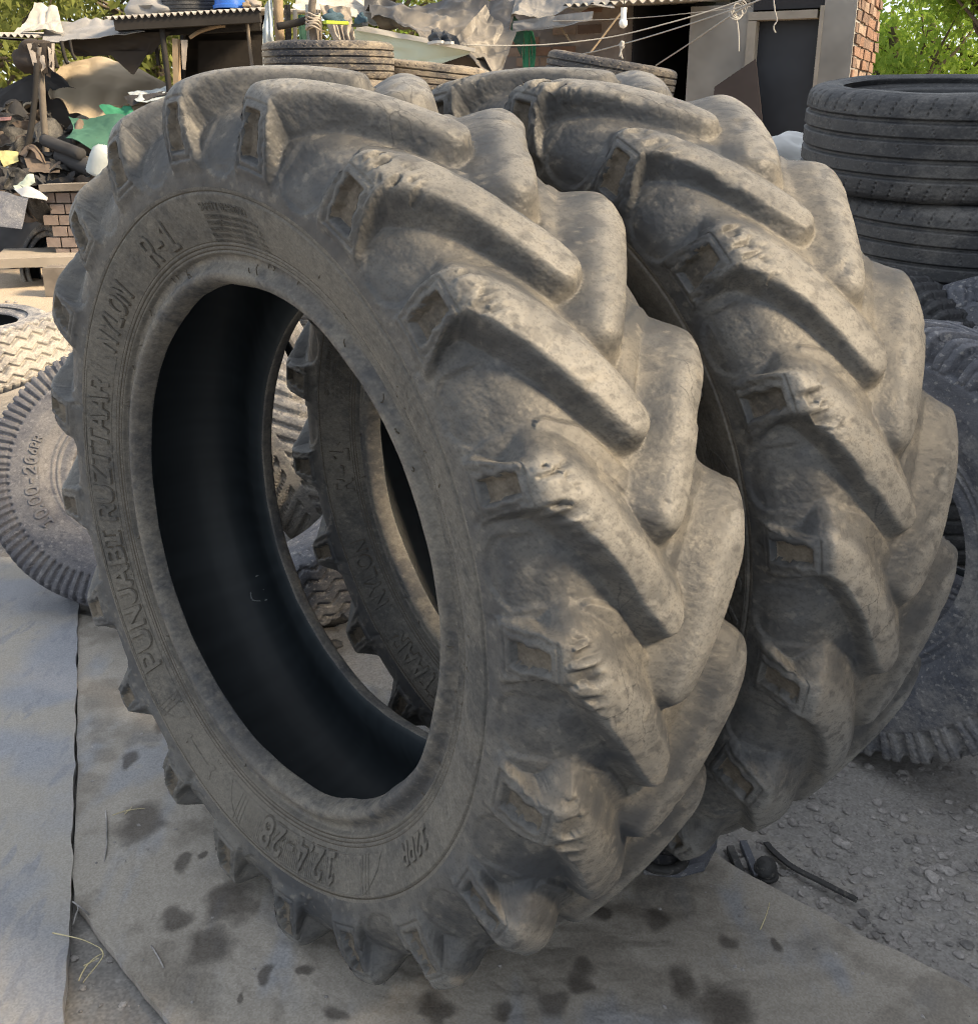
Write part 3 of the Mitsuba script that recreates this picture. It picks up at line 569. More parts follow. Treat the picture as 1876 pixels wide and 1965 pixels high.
# pad under the second tractor tyre
pad = gpoly([(1225, 1655), (1232, 1684), (1300, 1690), (1350, 1676), (1375, 1630), (1250, 1490), (1000, 1400), (960, 1440)])
mat('m_black', dusty((.028, .029, .031), (.10, .095, .088), (.05, .05, .05), .48, .75), .6, .35, grain, .6)
one('rubber_pad', 'lower one of two dark rubber pads lying under the second tractor tyre', 'rubber pad', slab(pad, .024, .020, 7, .001), 'm_truck', 35)
one('rubber_pad', 'upper one of two dark rubber pads lying under the second tractor tyre', 'rubber pad', slab(sg.Polygon(pad).buffer(-.03).exterior.coords[:-1], .046, .020, 9, .001), 'm_black', 35)
# stones
def terr(x, y):
    q_ = np.array([x, y, 0.]); return -.016+(meshkit.fbm(q_*1.3, 3, 2)-.5)*.012+(meshkit.fbm(q_*11, 3, 4)-.5)*.010+(meshkit.fbm(q_*.9, 3, 9)-.5)*.10*sstep(5, 7, y)*(y > 5)
def stones(n, xr, yr, smin, smax, keep, seed, zbase):
    r = np.random.default_rng(seed); ms = []; protos = [rock((1, .8, .55), s_, 1) for s_ in range(6)]; vs, fs, at = [], [], 0
    c = 0
    while c < n:
        x, y = r.uniform(*xr), r.uniform(*yr)
        if not keep(x, y): continue
        s_ = smin*(smax/smin)**(r.random()**2.1); pr = protos[r.integers(6)]; a = r.uniform(0, 6.3); ca, sa = math.cos(a), math.sin(a); v = np.array(pr.vertices)*s_*(.8+.4*r.random(3))
        v = np.c_[v[:, 0]*ca-v[:, 1]*sa+x, v[:, 0]*sa+v[:, 1]*ca+y, v[:, 2]+(zbase if zbase > 0 else terr(x, y))+s_*.22]; vs.append(v); fs.append(np.array(pr.faces)+at); at += len(v); c += 1
    return trimesh.Trimesh(np.vstack(vs), np.vstack(fs), process=False)
PM2, PM1 = sg.Polygon(mat2_poly), sg.Polygon(mat1_poly)
out2 = lambda x, y: not PM2.contains(sg.Point(x, y)) and not PM1.contains(sg.Point(x, y))
dens = lambda x, y: out2(x, y) and meshkit.noise(np.array([x*4, y*4, 0.]), 3) > rng.random()*.75
mat('m_stone', lambda p, n, uv: mix((.10, .098, .098), (.42, .40, .385), noise(p.x*37, p.y*37, p.z*37))*(.8+.4*noise(p.x*400, p.y*400, p.z*400)), .85, .2)
setting('gravel', stones(7500, (.28, 1.9), (.95, 2.3), .0017, .0125, dens, 5, -.014), 'm_stone', False, 'stuff', 'grey gravel strewn over the dirt to the right of the tractor tyres')
setting('gravel', stones(420, (-1.0, -.35), (.75, 2.6), .0015, .007, lambda x, y: out2(x, y), 6, -.013), 'm_stone', False, 'stuff', 'small stones in the dirt gap left of the front tractor tyre')
setting('gravel', stones(520, (-1.1, 1.3), (.78, 2.3), .0008, .0042, lambda x, y: PM2.buffer(-.02).contains(sg.Point(x, y)), 7, .003), 'm_stone', False, 'stuff', 'grit and crumbs on the stained sheet')
setting('gravel', stones(160, (-1.9, -.8), (.85, 2.4), .0008, .004, lambda x, y: PM1.buffer(-.02).contains(sg.Point(x, y)), 8, .008), 'm_stone', False, 'stuff', 'grit on the sheet along the left edge')
setting('gravel', stones(700, (-4.5, -.2), (2.6, 7.5), .004, .03, lambda x, y: out2(x, y), 9, -.012), 'm_stone', False, 'stuff', 'stones and crumbs on the far dirt at the left')
# single pieces on the ground
def on(px, py, h=0.): return G(px, py, h)
def strip(pts, w, h, z0):
    p = bent([np.r_[on(a, b)[:2], z0+dz] for a, b, dz in pts], 26); t = np.gradient(p, axis=0); nn = np.c_[-t[:, 1], t[:, 0], t[:, 0]*0]; nn /= np.linalg.norm(nn, axis=1, keepdims=True)
    L_, R_ = p-nn*w/2, p+nn*w/2; up = np.array([0, 0, h]); v = np.vstack([L_, R_, R_+up, L_+up]); n = len(p); f = []
    for i in range(n-1):
        for a, b in ((0, 1), (1, 2), (2, 3), (3, 0)): f += [[a*n+i, b*n+i, b*n+i+1], [a*n+i, b*n+i+1, a*n+i+1]]
    f += [[0, n, 2*n], [0, 2*n, 3*n], [n-1, 3*n-1, 2*n-1], [n-1, 4*n-1, 3*n-1]]
    return trimesh.Trimesh(v, f, process=False)
one('rubber_strip', 'long curved black rubber strip lying on the gravel right of the stained sheet', 'rubber strip', strip([(1470, 1612, .0), (1510, 1655, .004), (1570, 1690, .006), (1645, 1722, .0)], .010, .004, -.008), 'm_black')
ring = trimesh.creation.torus(major_radius=.035, minor_radius=.009, major_sections=40, minor_sections=12); ring.apply_scale([1, 1, .9]); ring.apply_translation(np.r_[on(1268, 1676)[:2], .034])
one('rubber_ring', 'small black rubber ring lying in the dark gap between the two tractor tyres', 'rubber ring', ring, 'm_black', True)
kn = trimesh.creation.uv_sphere(radius=1, count=[16, 20]); kn.apply_scale([.019, .019, .022]); v_ = np.array(kn.vertices); v_[:, 2] = np.maximum(v_[:, 2], -.012); kn = trimesh.Trimesh(v_, kn.faces, process=False); kn.apply_translation(np.r_[on(1468, 1672)[:2], .004])
k = thing('rubber_stopper', 'round black rubber stopper lying on the dirt beside the curved strip', 'rubber stopper'); part(k, 'cap', kn, 'm_black', True); part(k, 'rim', (lambda t: (t.apply_translation(np.r_[on(1468, 1672)[:2], -.006]), t)[1])(trimesh.creation.torus(major_radius=.0185, minor_radius=.004, major_sections=28, minor_sections=8)), 'm_black', True)
for a, b, l_ in ((1400, 1628, 'left one of two short rubber bars lying by the edge of the stained sheet'), (1425, 1618, 'right one of two short rubber bars lying by the edge of the stained sheet')):
    p0, p1 = on(a, b), on(a+28, b+62); one('rubber_bar', l_, 'rubber bar', beam(np.r_[p0[:2], .0], np.r_[p1[:2], -.004], .012, .012), 'm_black' if a < 1410 else 'm_truck')
mat('m_straw', lambda p, n, uv: mix((.50, .43, .24), (.62, .55, .34), noise(p.x*90, p.y*90, p.z*90)), .7, .3)
def straw(name, label, groups, r=.0011):
    k = thing(name, label, 'straw'); 
    for pts in groups: part(k, 'stalk', tube(bent([np.r_[on(a, b)[:2], z] for a, b, z in pts], 14), np.linspace(r, r*.5, 14), 6), 'm_straw', True)
straw('dry_straw', 'pale dry straw lying across the gap beside the left sheet', [[(103, 1803, .012), (150, 1813, .012), (193, 1824, .004)], [(193, 1824, .003), (198, 1840, .004), (170, 1872, .0), (158, 1880, -.006)], [(150, 1874, -.008), (178, 1845, .003), (196, 1835, .004)], [(160, 1850, -.004), (190, 1842, .003)]])
straw('dry_straw', 'thin straw lying on the dark stain left of the front tractor tyre', [[(218, 1576, .012), (245, 1562, .007), (278, 1557, .006)], [(240, 1568, .006), (255, 1555, .008)]], .0008)
straw('dry_straw', 'short straw standing at the right edge of the stained sheet', [[(1455, 1790, .0), (1466, 1775, .012), (1474, 1752, .02)]], .0009)
k = thing('wire', 'bent grey wire lying along the edge of the left sheet', 'wire'); part(k, 'strand', tube(bent([np.r_[on(a, b)[:2], z] for a, b, z in [(203, 1560, .004), (206, 1600, .007), (204, 1640, .006), (198, 1665, .0)]], 16), .0015, 6), 'm_stone', True)
k = thing('wire', 'loose wire ends by the corner of the stained sheet', 'wire')
for pts in ([(140, 1735, .004), (155, 1752, .012), (172, 1760, .004)], [(148, 1740, .003), (150, 1760, .010), (140, 1775, .0)], [(285, 1810, .0), (300, 1835, .006), (315, 1862, .004)]): part(k, 'strand', tube(bent([np.r_[on(a, b)[:2], z] for a, b, z in pts], 12), .0014, 6), 'm_stone', True)
for a, b, s_, l_ in ((618, 1188, .045, 'dark lump of rubber lying on the dirt seen through the front tractor tyre'), (592, 1165, .03, 'smaller dark scrap left of the rubber lump seen through the front tractor tyre'), (640, 1240, .02, 'little dark scrap on the dirt below the rubber lump')):
    m = rock((s_*1.2, s_*.7, s_*.6), a, 2); m.apply_translation(np.r_[on(a, b)[:2], s_*.2]); one('rubber_lump', l_, 'rubber scrap', m, 'm_black', 40)

# ------------------------------------------------------------------ background: shack on the left
def plain(key, c, var=.25, k=9., rough=.8, spec=.25, bump=0., **kw):
    def fn(p, n, uv): return mi.Color3f(c)*(1-var+2*var*fbm(p.x*k, p.y*k, p.z*k, 4))
    return mat(key, fn, rough, spec, (lambda p, n, uv: fbm(p.x*40, p.y*40, p.z*40, 3)*bump) if bump else None, 1., **kw)
plain('m_pole', (.16, .14, .12), .4, 14); plain('m_darkpole', (.030, .028, .027), .4, 14); plain('m_darkwood', (.030, .027, .025), .4, 6); plain('m_plank', (.30, .23, .155), .35, 9)
plain('m_iron', (.27, .255, .235), .35, 8, .55, .4); plain('m_tarpgrey', (.23, .225, .22), .35, 4, .6, .3); plain('m_tarpcream', (.42, .39, .34), .3, 5, .6, .3); plain('m_tarptan', (.34, .285, .21), .22, 3, .85, .15)
plain('m_darkcloth', (.045, .037, .032), .4, 6); plain('m_green', (.05, .125, .095), .3, 7); plain('m_brightgreen', (.045, .22, .13), .3, 9); plain('m_scrap', (.05, .05, .053), .5, 7); plain('m_scrapbrown', (.125, .10, .082), .4, 7); plain('m_white', (.44, .45, .45), .2, 9, .5, .4)
plain('m_yellow', (.44, .40, .19), .4, 16); plain('m_purple', (.12, .09, .22), .3, 8); plain('m_pink', (.40, .22, .20), .3, 8); plain('m_blue', (.03, .13, .50), .12, 8, .35, .5); plain('m_slab', (.27, .24, .205), .25, 6); plain('m_brickold', (.22, .18, .165), .35, 12, .9, .15, .004)
plain('m_plastic', (.36, .40, .41), .25, 8, .35, .5); plain('m_palegreen', (.50, .55, .44), .18, 5, .6, .3); plain('m_rag', (.33, .29, .25), .4, 8); plain('m_shoe', (.035, .04, .05), .3, 20, .5); plain('m_lime', (.42, .55, .06), .2, 20, .4); plain('m_navy', (.05, .09, .12), .3, 20)
plain('m_sheen', (.42, .47, .49), .2, 6, .25, .6)
def corrugated(a, b, depth, along, n, amp, thick=.004):
    """corrugated sheet: from a to b, going back by the vector depth; ridges run back"""
    a, b = np.asarray(a, float), np.asarray(b, float); s = np.linspace(0, 1, n*8+1); e = a+(b-a)*s[:, None]; e[:, 2] += amp*np.sin(s*n*2*np.pi)
    v = np.vstack([e, e+depth, e-[0, 0, thick], e+depth-[0, 0, thick]]); m = len(s); i = np.arange(m-1)
    q = np.vstack([np.c_[i, i+1, m+i+1, m+i], np.c_[2*m+i, 3*m+i, 3*m+i+1, 2*m+i+1], np.c_[i, 2*m+i, 2*m+i+1, i+1]])
    return (v, q)
k = thing('roof_sheet', 'grey corrugated iron sheet on the left posts, partly under a cream tarp', 'roof sheet'); part(k, 'iron', corrugated(P(-60, 64, 9.4), P(70, 69, 9.4), [0, 1.6, .12], None, 10, .012), 'm_iron', 30)
part(k, 'dark_underside', sheet(P(-60, 70, 9.42), P(110, 82, 9.42), P(118, 78, 11), P(-60, 66, 11), 16, 10, .01, 3, 1), 'm_darkwood', True)
k = thing('roof_sheet', 'wide corrugated iron roof sheet with a tooth edge over the dark shack', 'roof sheet'); part(k, 'iron', corrugated(P(200, 34, 9.3), P(502, 16, 9.3), [.1, 2.4, .2], None, 24, .014), 'm_iron', 30)
part(k, 'beam', beam(P(222, 47, 9.36), P(500, 31, 9.36), .08, .09), 'm_darkwood'); part(k, 'beam', beam(P(230, 62, 9.6), P(500, 48, 9.6), .06, .08), 'm_darkpole')
one('tarp', 'crumpled cream sheet heaped on the left roof edge', 'tarp', sheet(P(18, 66, 9.6), P(122, 62, 9.5), P(112, 18, 10.2), P(70, 14, 10.2), 60, 40, .08, 3, 3, 0, .03, crease=.10), 'm_tarpcream', 50)
one('tarp', 'long grey tarp sagging along the roof edge between the two iron sheets', 'tarp', sheet(P(80, 76, 9.35), P(278, 62, 9.35), P(275, 36, 10.0), P(90, 44, 10.1), 60, 24, .05, 2, 5, .03, .02, crease=.03), 'm_tarpgrey', 50)
one('tarp', 'dark brown cloth hanging to a point under the grey tarp', 'tarp', cat_([sheet(P(95, 70, 9.5), P(330, 60, 9.5), P(290, 104, 9.55), P(148, 108, 9.55), 40, 18, .03, 4, 7, 0, .03), sheet(P(205, 98, 9.52), P(286, 98, 9.52), P(258, 143, 9.52), P(252, 141, 9.52), 14, 14, .02, 4, 8)]), 'm_darkcloth', 50)
k = thing('shack', 'dark open shack with plank walls under the wide corrugated roof', 'shack')
part(k, 'back_wall', sheet(P(345, 30, 11.2), P(510, 25, 11.2), P(510, 420, 11.2), P(345, 420, 11.2), 10, 10, .01, 2, 2), 'm_darkwood'); part(k, 'side_wall', sheet(P(352, 60, 9.7), P(356, 50, 11.2), P(356, 420, 11.2), P(352, 420, 9.7), 8, 8, .01, 2, 2), 'm_darkwood')
for yy_, c_ in ((82, 'm_darkwood'), (104, 'm_darkcloth'), (126, 'm_darkwood'), (150, 'm_darkcloth'), (174, 'm_darkwood')): part(k, 'plank', beam(P(358, yy_, 10.2), P(505, yy_-4, 10.2), .03, .10), c_)
part(k, 'wall_panel', sheet(P(380, 78, 10.0), P(505, 76, 10.0), P(505, 420, 10.0), P(380, 420, 10.0), 8, 8, .01, 2, 3), 'm_darkwood')
one('wood_plank', 'pale wooden plank standing upright at the left corner of the dark shack', 'plank', beam(P(338, 74, 9.45), P(346, 420, 9.45), .045, .085), 'm_plank')
one('hanging_rag', 'narrow brown rag hanging beside the pale upright plank', 'rag', sheet(P(347, 76, 9.4), P(360, 76, 9.4), P(356, 134, 9.4), P(350, 132, 9.4), 6, 20, .015, 9, 3), 'm_rag', 50)
def pole(label, pts, Y, r, m_='m_pole', name='wooden_pole'):
    return one(name, label, 'pole', tube(bent([P(a, b, y_ if y_ else Y) for a, b, y_ in pts], 18), r, 8), m_, True)
pole('grey wooden pole standing upright among the junk under the left roof', [(76, 90, 0), (79, 146, 0), (86, 260, 0), (99, 408, 0), (101, 440, 0)], 9.0, .028)
pole('crooked black branch pole leaning left of the grey pole', [(70, 120, 0), (66, 195, 0), (51, 287, 0), (24, 354, 0), (-5, 402, 0), (-25, 450, 0)], 8.9, np.linspace(.022, .03, 18), 'm_darkpole')
pole('dark post standing under the wide roof, left of the pale plank', [(311, 55, 0), (316, 100, 0), (324, 166, 0), (338, 420, 0)], 9.4, .024, 'm_darkpole')
pole('thin dark post just left of the dark post under the wide roof', [(299, 55, 0), (301, 95, 0), (304, 125, 0)], 9.6, .016, 'm_darkpole')
pole('thin dark twig post in front of the dark shack, near the hanging plastic', [(474, 40, 0), (478, 80, 0), (484, 132, 0), (492, 420, 0)], 9.5, .015, 'm_pole')
pole('bent pale branch slanting under the wide corrugated roof', [(364, 72, 0), (388, 58, 0), (432, 48, 0)], 9.5, .016, 'm_plank')
for i, (a, b) in enumerate([(98, 92), (118, 90), (134, 88)]):
    pole(['thick dark roof stick on the left', 'middle dark roof stick left', 'thin dark roof stick on the right'][i]+' under the grey tarp', [(a, b-12, 0), (a+5, b+14, 0), (a+12, b+38-6*i, 0)], 9.2, .012+.004*(2-i), 'm_darkpole')
k = thing('rag_bundle', 'bundle of dark rags tied round the head of the grey pole', 'rag bundle')
for i in range(9): part(k, 'rag', sheet(P(52+i*5, 84, 9.0), P(64+i*5, 82, 9.0), P(72+i*4, 122+(i*37) % 28, 8.95), P(64+i*4, 126+(i*23) % 20, 8.95), 8, 14, .03, 8, i), 'm_darkcloth' if i % 4 else 'm_rag', 50)
part(k, 'sack', (lambda m: (m.apply_translation(P(66, 105, 9.1)), m)[1])(rock((.16, .12, .13), 3, 2)), 'm_darkcloth', 50)
# things on the roof
tyre('car_tyre', 'black tyre lying on the wide corrugated roof beside the blue tub', .235, .17, .13, P(366, 8, 9.9), [0, -.05, 1], bsdf='m_car', nt=200, seed=51, fine=False)
bc = P(442, 17, 9.7); k = thing('plastic_tub', 'blue plastic tub upside down on the wide corrugated roof', 'tub')
prof = np.array([(.0, .26), (.10, .26), (.105, .25), (.125, .03), (.140, .025), (.140, .0), (.13, .0)]); tb = trimesh.creation.revolve(prof, sections=40); tb.apply_translation(bc); part(k, 'shell', tb, 'm_blue', 30)
rt = trimesh.creation.torus(major_radius=.13, minor_radius=.010, major_sections=40, minor_sections=8); rt.apply_translation(bc+[0, 0, .012]); part(k, 'rim', rt, 'm_blue', True)
for a, b, l_, m_ in ((478, 10, 'light brown stone lying on the roof right of the blue tub', 'm_plank'), (490, 9, 'rounded tan stone by the roof corner, above the hanging plastic', 'm_rag')):
    m = rock((.055, .05, .04), a, 2); m.apply_translation(P(a, b, 9.6)); one('roof_stone', l_, 'stone', m, m_, 40)
m = rock((.22, .2, .10), 77, 2); m.apply_translation(P(298, 20, 9.9)); one('cloth_bundle', 'grey cloth bundle on the roof left of the roof tyre', 'cloth bundle', m, 'm_tarpgrey', 50)
# junk heap
def hang(name, label, rows, m_, seed, amp=.05, freq=3.2, nu=60, nv=40, cat='tarp', folds=.0):
    """a draped sheet through rows of points (top to bottom), pixel x, y and distance"""
    from scipy.interpolate import RectBivariateSpline
    g = np.array([[P(*q_) for q_ in r_] for r_ in rows]); ni, nj = g.shape[:2]; ki, kj = min(3, ni-1), min(3, nj-1)
    us, vs = np.linspace(0, 1, nu), np.linspace(0, 1, nv); p = np.stack([RectBivariateSpline(np.linspace(0, 1, ni), np.linspace(0, 1, nj), g[..., c_], kx=ki, ky=kj)(us, vs) for c_ in range(3)], -1)
    n = np.cross(np.gradient(p, axis=0), np.gradient(p, axis=1)); n /= np.linalg.norm(n, axis=2, keepdims=True)+1e-9
    k_ = (meshkit.fbm(p*freq+seed, 4, seed)-.5)*2*amp+folds*(np.abs(np.sin(np.linspace(0, 1, nv)[None]*16+3*meshkit.noise(p*1.5, seed)))-.6)*np.linspace(.2, 1, nu)[:, None]
    p = p+n*k_[..., None]; i, j = np.meshgrid(np.arange(nu-1), np.arange(nv-1), indexing='ij'); q = np.stack([i*nv+j, (i+1)*nv+j, (i+1)*nv+j+1, i*nv+j+1], -1).reshape(-1, 4); N = nu*nv
    v = np.vstack([p.reshape(-1, 3), (p-n*.006).reshape(-1, 3)]); return one(name, label, cat, (v, np.vstack([q, q[:, ::-1]+N])), m_, 60)
hang('tarp', 'large tan canvas draped over the junk heap on the left', [[(122, 120, 11), (165, 112, 11), (222, 113, 11), (330, 158, 10.8), (400, 190, 10.8)], [(112, 140, 10.5), (165, 138, 10.4), (230, 140, 10.4), (315, 172, 10.4), (385, 205, 10.6)], [(98, 165, 10.1), (150, 180, 9.9), (215, 185, 9.9), (270, 190, 10), (330, 215, 10.3)], [(92, 180, 9.7), (135, 205, 9.6), (182, 226, 9.5), (215, 205, 9.6), (280, 225, 9.9)]], 'm_tarptan', 12, .06, 2.4, folds=.05)
hang('tarp', 'tan canvas flap hanging over the left part of the junk heap', [[(30, 178, 10.7), (70, 150, 10.8), (110, 122, 10.9)], [(-10, 205, 10.2), (50, 188, 10.2), (105, 150, 10.4)], [(-40, 232, 9.9), (20, 213, 9.8), (75, 192, 9.8)]], 'm_tarptan', 15, .04, 2.4, folds=.03)
heap = rock((1.9, .8, 1.0), 5, 4); heap.apply_translation([P(120, 300, 10.4)[0]-.55, 10.4, .25]); v_ = np.array(heap.vertices); v_ += (meshkit.fbm(v_*2.2, 4, 3)-.5)[:, None]*.35; heap = trimesh.Trimesh(v_, heap.faces, process=False)
setting('junk_mound', heap, 'm_scrap', False, 'stuff', 'dark mass of rubbish inside the junk heap on the left')
hang('green_cloth', 'torn dull green cloth hanging on the junk heap beside the front tractor tyre', [[(131, 224, 9.3), (180, 226, 9.3), (215, 216, 9.3), (262, 236, 9.3)], [(140, 246, 9.1), (170, 250, 9.1), (205, 252, 9.1), (250, 268, 9.1)], [(118, 266, 8.95), (150, 270, 8.9), (190, 296, 8.9), (240, 300, 8.9)]], 'm_green', 21, .04, 5, cat='cloth')
one('green_cloth', 'bright green crumpled cloth at the top of the junk heap above the dull green one', 'cloth', sheet(P(190, 208, 9.4), P(250, 200, 9.4), P(262, 234, 9.25), P(215, 236, 9.25), 26, 20, .06, 7, 23, 0, 0, .15), 'm_brightgreen', 50)
one('plastic_sheet', 'shiny white and black plastic wrap on the junk heap above the green cloth', 'plastic sheet', sheet(P(245, 178, 9.5), P(330, 166, 9.5), P(322, 192, 9.3), P(262, 194, 9.3), 30, 14, .05, 8, 25), 'm_sheen', 50)
one('rubber_scrap', 'black curled rubber scrap lying over the shiny plastic wrap', 'scrap', sheet(P(238, 186, 9.4), P(330, 176, 9.4), P(325, 184, 9.35), P(250, 200, 9.3), 30, 10, .05, 8, 26), 'm_scrap', 50)
jar = trimesh.creation.revolve(np.array([(0, 0), (.080, .0), (.09, .02), (.092, .13), (.085, .19), (.055, .225), (.0, .24)]), sections=32); jar.apply_transform(rotm(math.radians(24), [0, 1, 0])); jar.apply_translation(P(186, 336, 8.5))
one('plastic_jar', 'translucent white plastic jar on the junk heap at the edge of the front tractor tyre', 'jar', jar, 'm_plastic', 40)
one('paper_wrapper', 'crumpled yellow printed wrapper on the junk heap near the left edge', 'wrapper', sheet(P(-4, 292, 8.9), P(34, 290, 8.9), P(36, 310, 8.8), P(10, 324, 8.8), 16, 12, .05, 7, 31), 'm_yellow', 50)
one('paper_wrapper', 'orange and brown printed carton scrap on the junk heap right of the yellow wrapper', 'wrapper', sheet(P(46, 302, 8.8), P(118, 314, 8.8), P(114, 330, 8.7), P(54, 326, 8.7), 24, 10, .06, 6, 33), 'm_scrapbrown', 50)
one('plastic_bag', 'white plastic bag lying flat on the junk heap in front of the crooked pole', 'bag', sheet(P(26, 362, 8.3), P(92, 374, 8.3), P(90, 384, 8.1), P(44, 380, 8.1), 24, 14, .03, 7, 35, -.05), 'm_white', 50)
one('plastic_bag', 'pale green plastic bag on the junk heap behind the white bag', 'bag', sheet(P(25, 356, 8.5), P(66, 336, 8.5), P(68, 350, 8.4), P(32, 366, 8.4), 18, 12, .05, 7, 37), 'm_palegreen', 50)
one('plastic_bag', 'small crumpled white bag at the left edge below the yellow wrapper', 'bag', sheet(P(-6, 322, 8.8), P(16, 318, 8.8), P(20, 340, 8.7), P(-4, 350, 8.7), 14, 12, .05, 8, 38), 'm_white', 50)
one('purple_cloth', 'small purple rag in the junk heap by the left edge', 'rag', sheet(P(8, 342, 8.7), P(40, 328, 8.7), P(42, 338, 8.6), P(14, 352, 8.6), 14, 10, .05, 7, 39), 'm_purple', 50)
one('pink_board', 'dull pink board lying at the left edge under the tan canvas flap', 'board', sheet(P(-10, 222, 9.5), P(22, 219, 9.5), P(22, 232, 9.4), P(-10, 234, 9.4), 10, 8, .02, 7, 40), 'm_pink', 50)
one('rubber_sheet', 'dark grey rubber sheet bent over at the left edge, below the junk heap', 'rubber sheet', sheet(P(-35, 368, 8.2), P(54, 378, 8.1), P(42, 440, 7.8), P(-40, 432, 7.8), 24, 18, .03, 2, 41, -.10), 'm_truck', 50)
sl = [('m_scrap', 'dark rubber scraps in the junk heap'), ('m_scrapbrown', 'brown cardboard and cloth scraps in the junk heap'), ('m_black', 'dark rubber scraps in the junk heap')]
r_ = np.random.default_rng(77)
for i in range(110):
    a, b = r_.uniform(-10, 190), r_.uniform(215, 395)
    if a > 125: b = r_.uniform(262, 345)
    s_ = r_.uniform(.05, .19); c = P(a, b, 9.7-(b-215)/180*1.3); d1 = r_.normal(0, 1, 3)*[1, .5, .30]; d1 *= s_/np.linalg.norm(d1); d2 = np.cross(d1, r_.normal(0, 1, 3)+[0, 1.5, .5]); d2 *= s_*r_.uniform(.3, .8)/np.linalg.norm(d2)
    brown = i % 4 == 1
    one('cardboard_scrap' if brown else 'rubber_scrap', 'piece of brown cardboard or cloth lying among the dark scraps of the junk heap' if brown else 'dark rubber scrap lying in the junk heap on the left', 'scrap', sheet(c-d1-d2, c+d1-d2, c+d1+d2, c-d1+d2, 14, 10, .06, 7, 100+i, s_*r_.uniform(-1.2, 1.2), .02, .14), 'm_scrapbrown' if brown else ('m_scrap' if i % 2 else 'm_black'), 50, group='brown scraps in the junk heap' if brown else 'dark rubber scraps in the junk heap')
for i in range(14):
    a, b = r_.uniform(-10, 105), r_.uniform(445, 488); c = G(a, b, .03)
    s_ = r_.uniform(.10, .26); an = r_.uniform(0, 6.3); d1 = np.array([math.cos(an), math.sin(an), r_.normal(0, .1)])*s_; d2 = np.array([-math.sin(an), math.cos(an), r_.normal(0, .1)])*s_*.5
    one('rubber_scrap', 'black curved rubber scrap on the ground in front of the junk heap', 'scrap', sheet(c-d1-d2, c+d1-d2, c+d1+d2, c-d1+d2, 12, 9, .05, 5, 200+i, -.04, 0, .1), 'm_scrap', 50, group='rubber scraps at the foot of the junk heap')
for a, b, rr_, l_ in ((150, 312, .10, 'dark rolled rubber lying in the junk heap beside the white jar'), (120, 282, .07, 'thin black rubber roll in the junk heap below the green cloth')):
    one('rubber_roll', l_, 'rubber roll', tube(bent([P(a-36, b-14, 8.9), P(a, b, 8.8), P(a+36, b+14, 8.7)], 12), rr_*.7, 12), 'm_scrap', True)
tyre('car_tyre', 'half buried worn tyre standing at the foot of the junk heap beside the grey pole', .30, .16, .2, P(86, 420, 8.5)*[1, 1, 0]+[0, 0, .12], [-.5, -.8, .3], bsdf='m_cardust', nt=200, seed=61, fine=False)
# low brick wall by the heap, bricks built one by one
k = thing('low_brick_wall', 'low whitewashed brick wall with a plank on top beside the front tractor tyre', 'wall')
wy = 8.3; a0, a1 = P(101, 400, wy), P(160, 400, wy); zt = P(120, 360, wy)[2]
part(k, 'core', box([(a0[0]+a1[0])/2+.1, wy+.12, zt/2-.02], [abs(a1[0]-a0[0])+.3, .12, zt]), 'm_slab')
zb = .02; row = 0
while zb < zt-.06:
    x = a0[0]-.02-(row % 2)*.06
    while x < a1[0]+.2:
        part(k, 'brick', box([x+.055, wy+.03+r_.uniform(-.008, .006), zb+.036], [.105, .07, .070], rotm(r_.normal(0, .02), [0, 0, 1])), 'm_brickold'); x += .117
    zb += .082; row += 1
part(k, 'top_plank', beam([a0[0]-.05, wy+.02, zt], [a1[0]+.35, wy+.02, zt+.02], .2, .05), 'm_pole')
for h_, dx, l_ in ((.19, 0, 'upper one of two grey brown stone slabs lying on the ground left of the front tractor tyre'), (.045, .05, 'lower one of two grey brown stone slabs lying on the ground left of the front tractor tyre')):
    c = G(84, 494, h_); sb = trimesh.creation.box(extents=[.86, .70, .07]); sb = sb.subdivide().subdivide(); v_ = np.array(sb.vertices); v_ += (meshkit.noise(v_*9+h_*50, 3)[:, None]-.5)*.02; sb = trimesh.Trimesh(v_, sb.faces, process=False); sb.apply_transform(rotm(.30, [0, 0, 1])); sb.apply_translation(c+[.10+dx, .05, 0]); one('stone_slab', l_, 'slab', sb, 'm_slab', 30)
one('stone_block', 'plain grey block at the foot of the low brick wall', 'block', box(P(130, 440, 7.7)*[1, 1, 0]+[.05, -.02, .10], [.45, .2, .2], rotm(.05, [0, 0, 1])), 'm_pole')
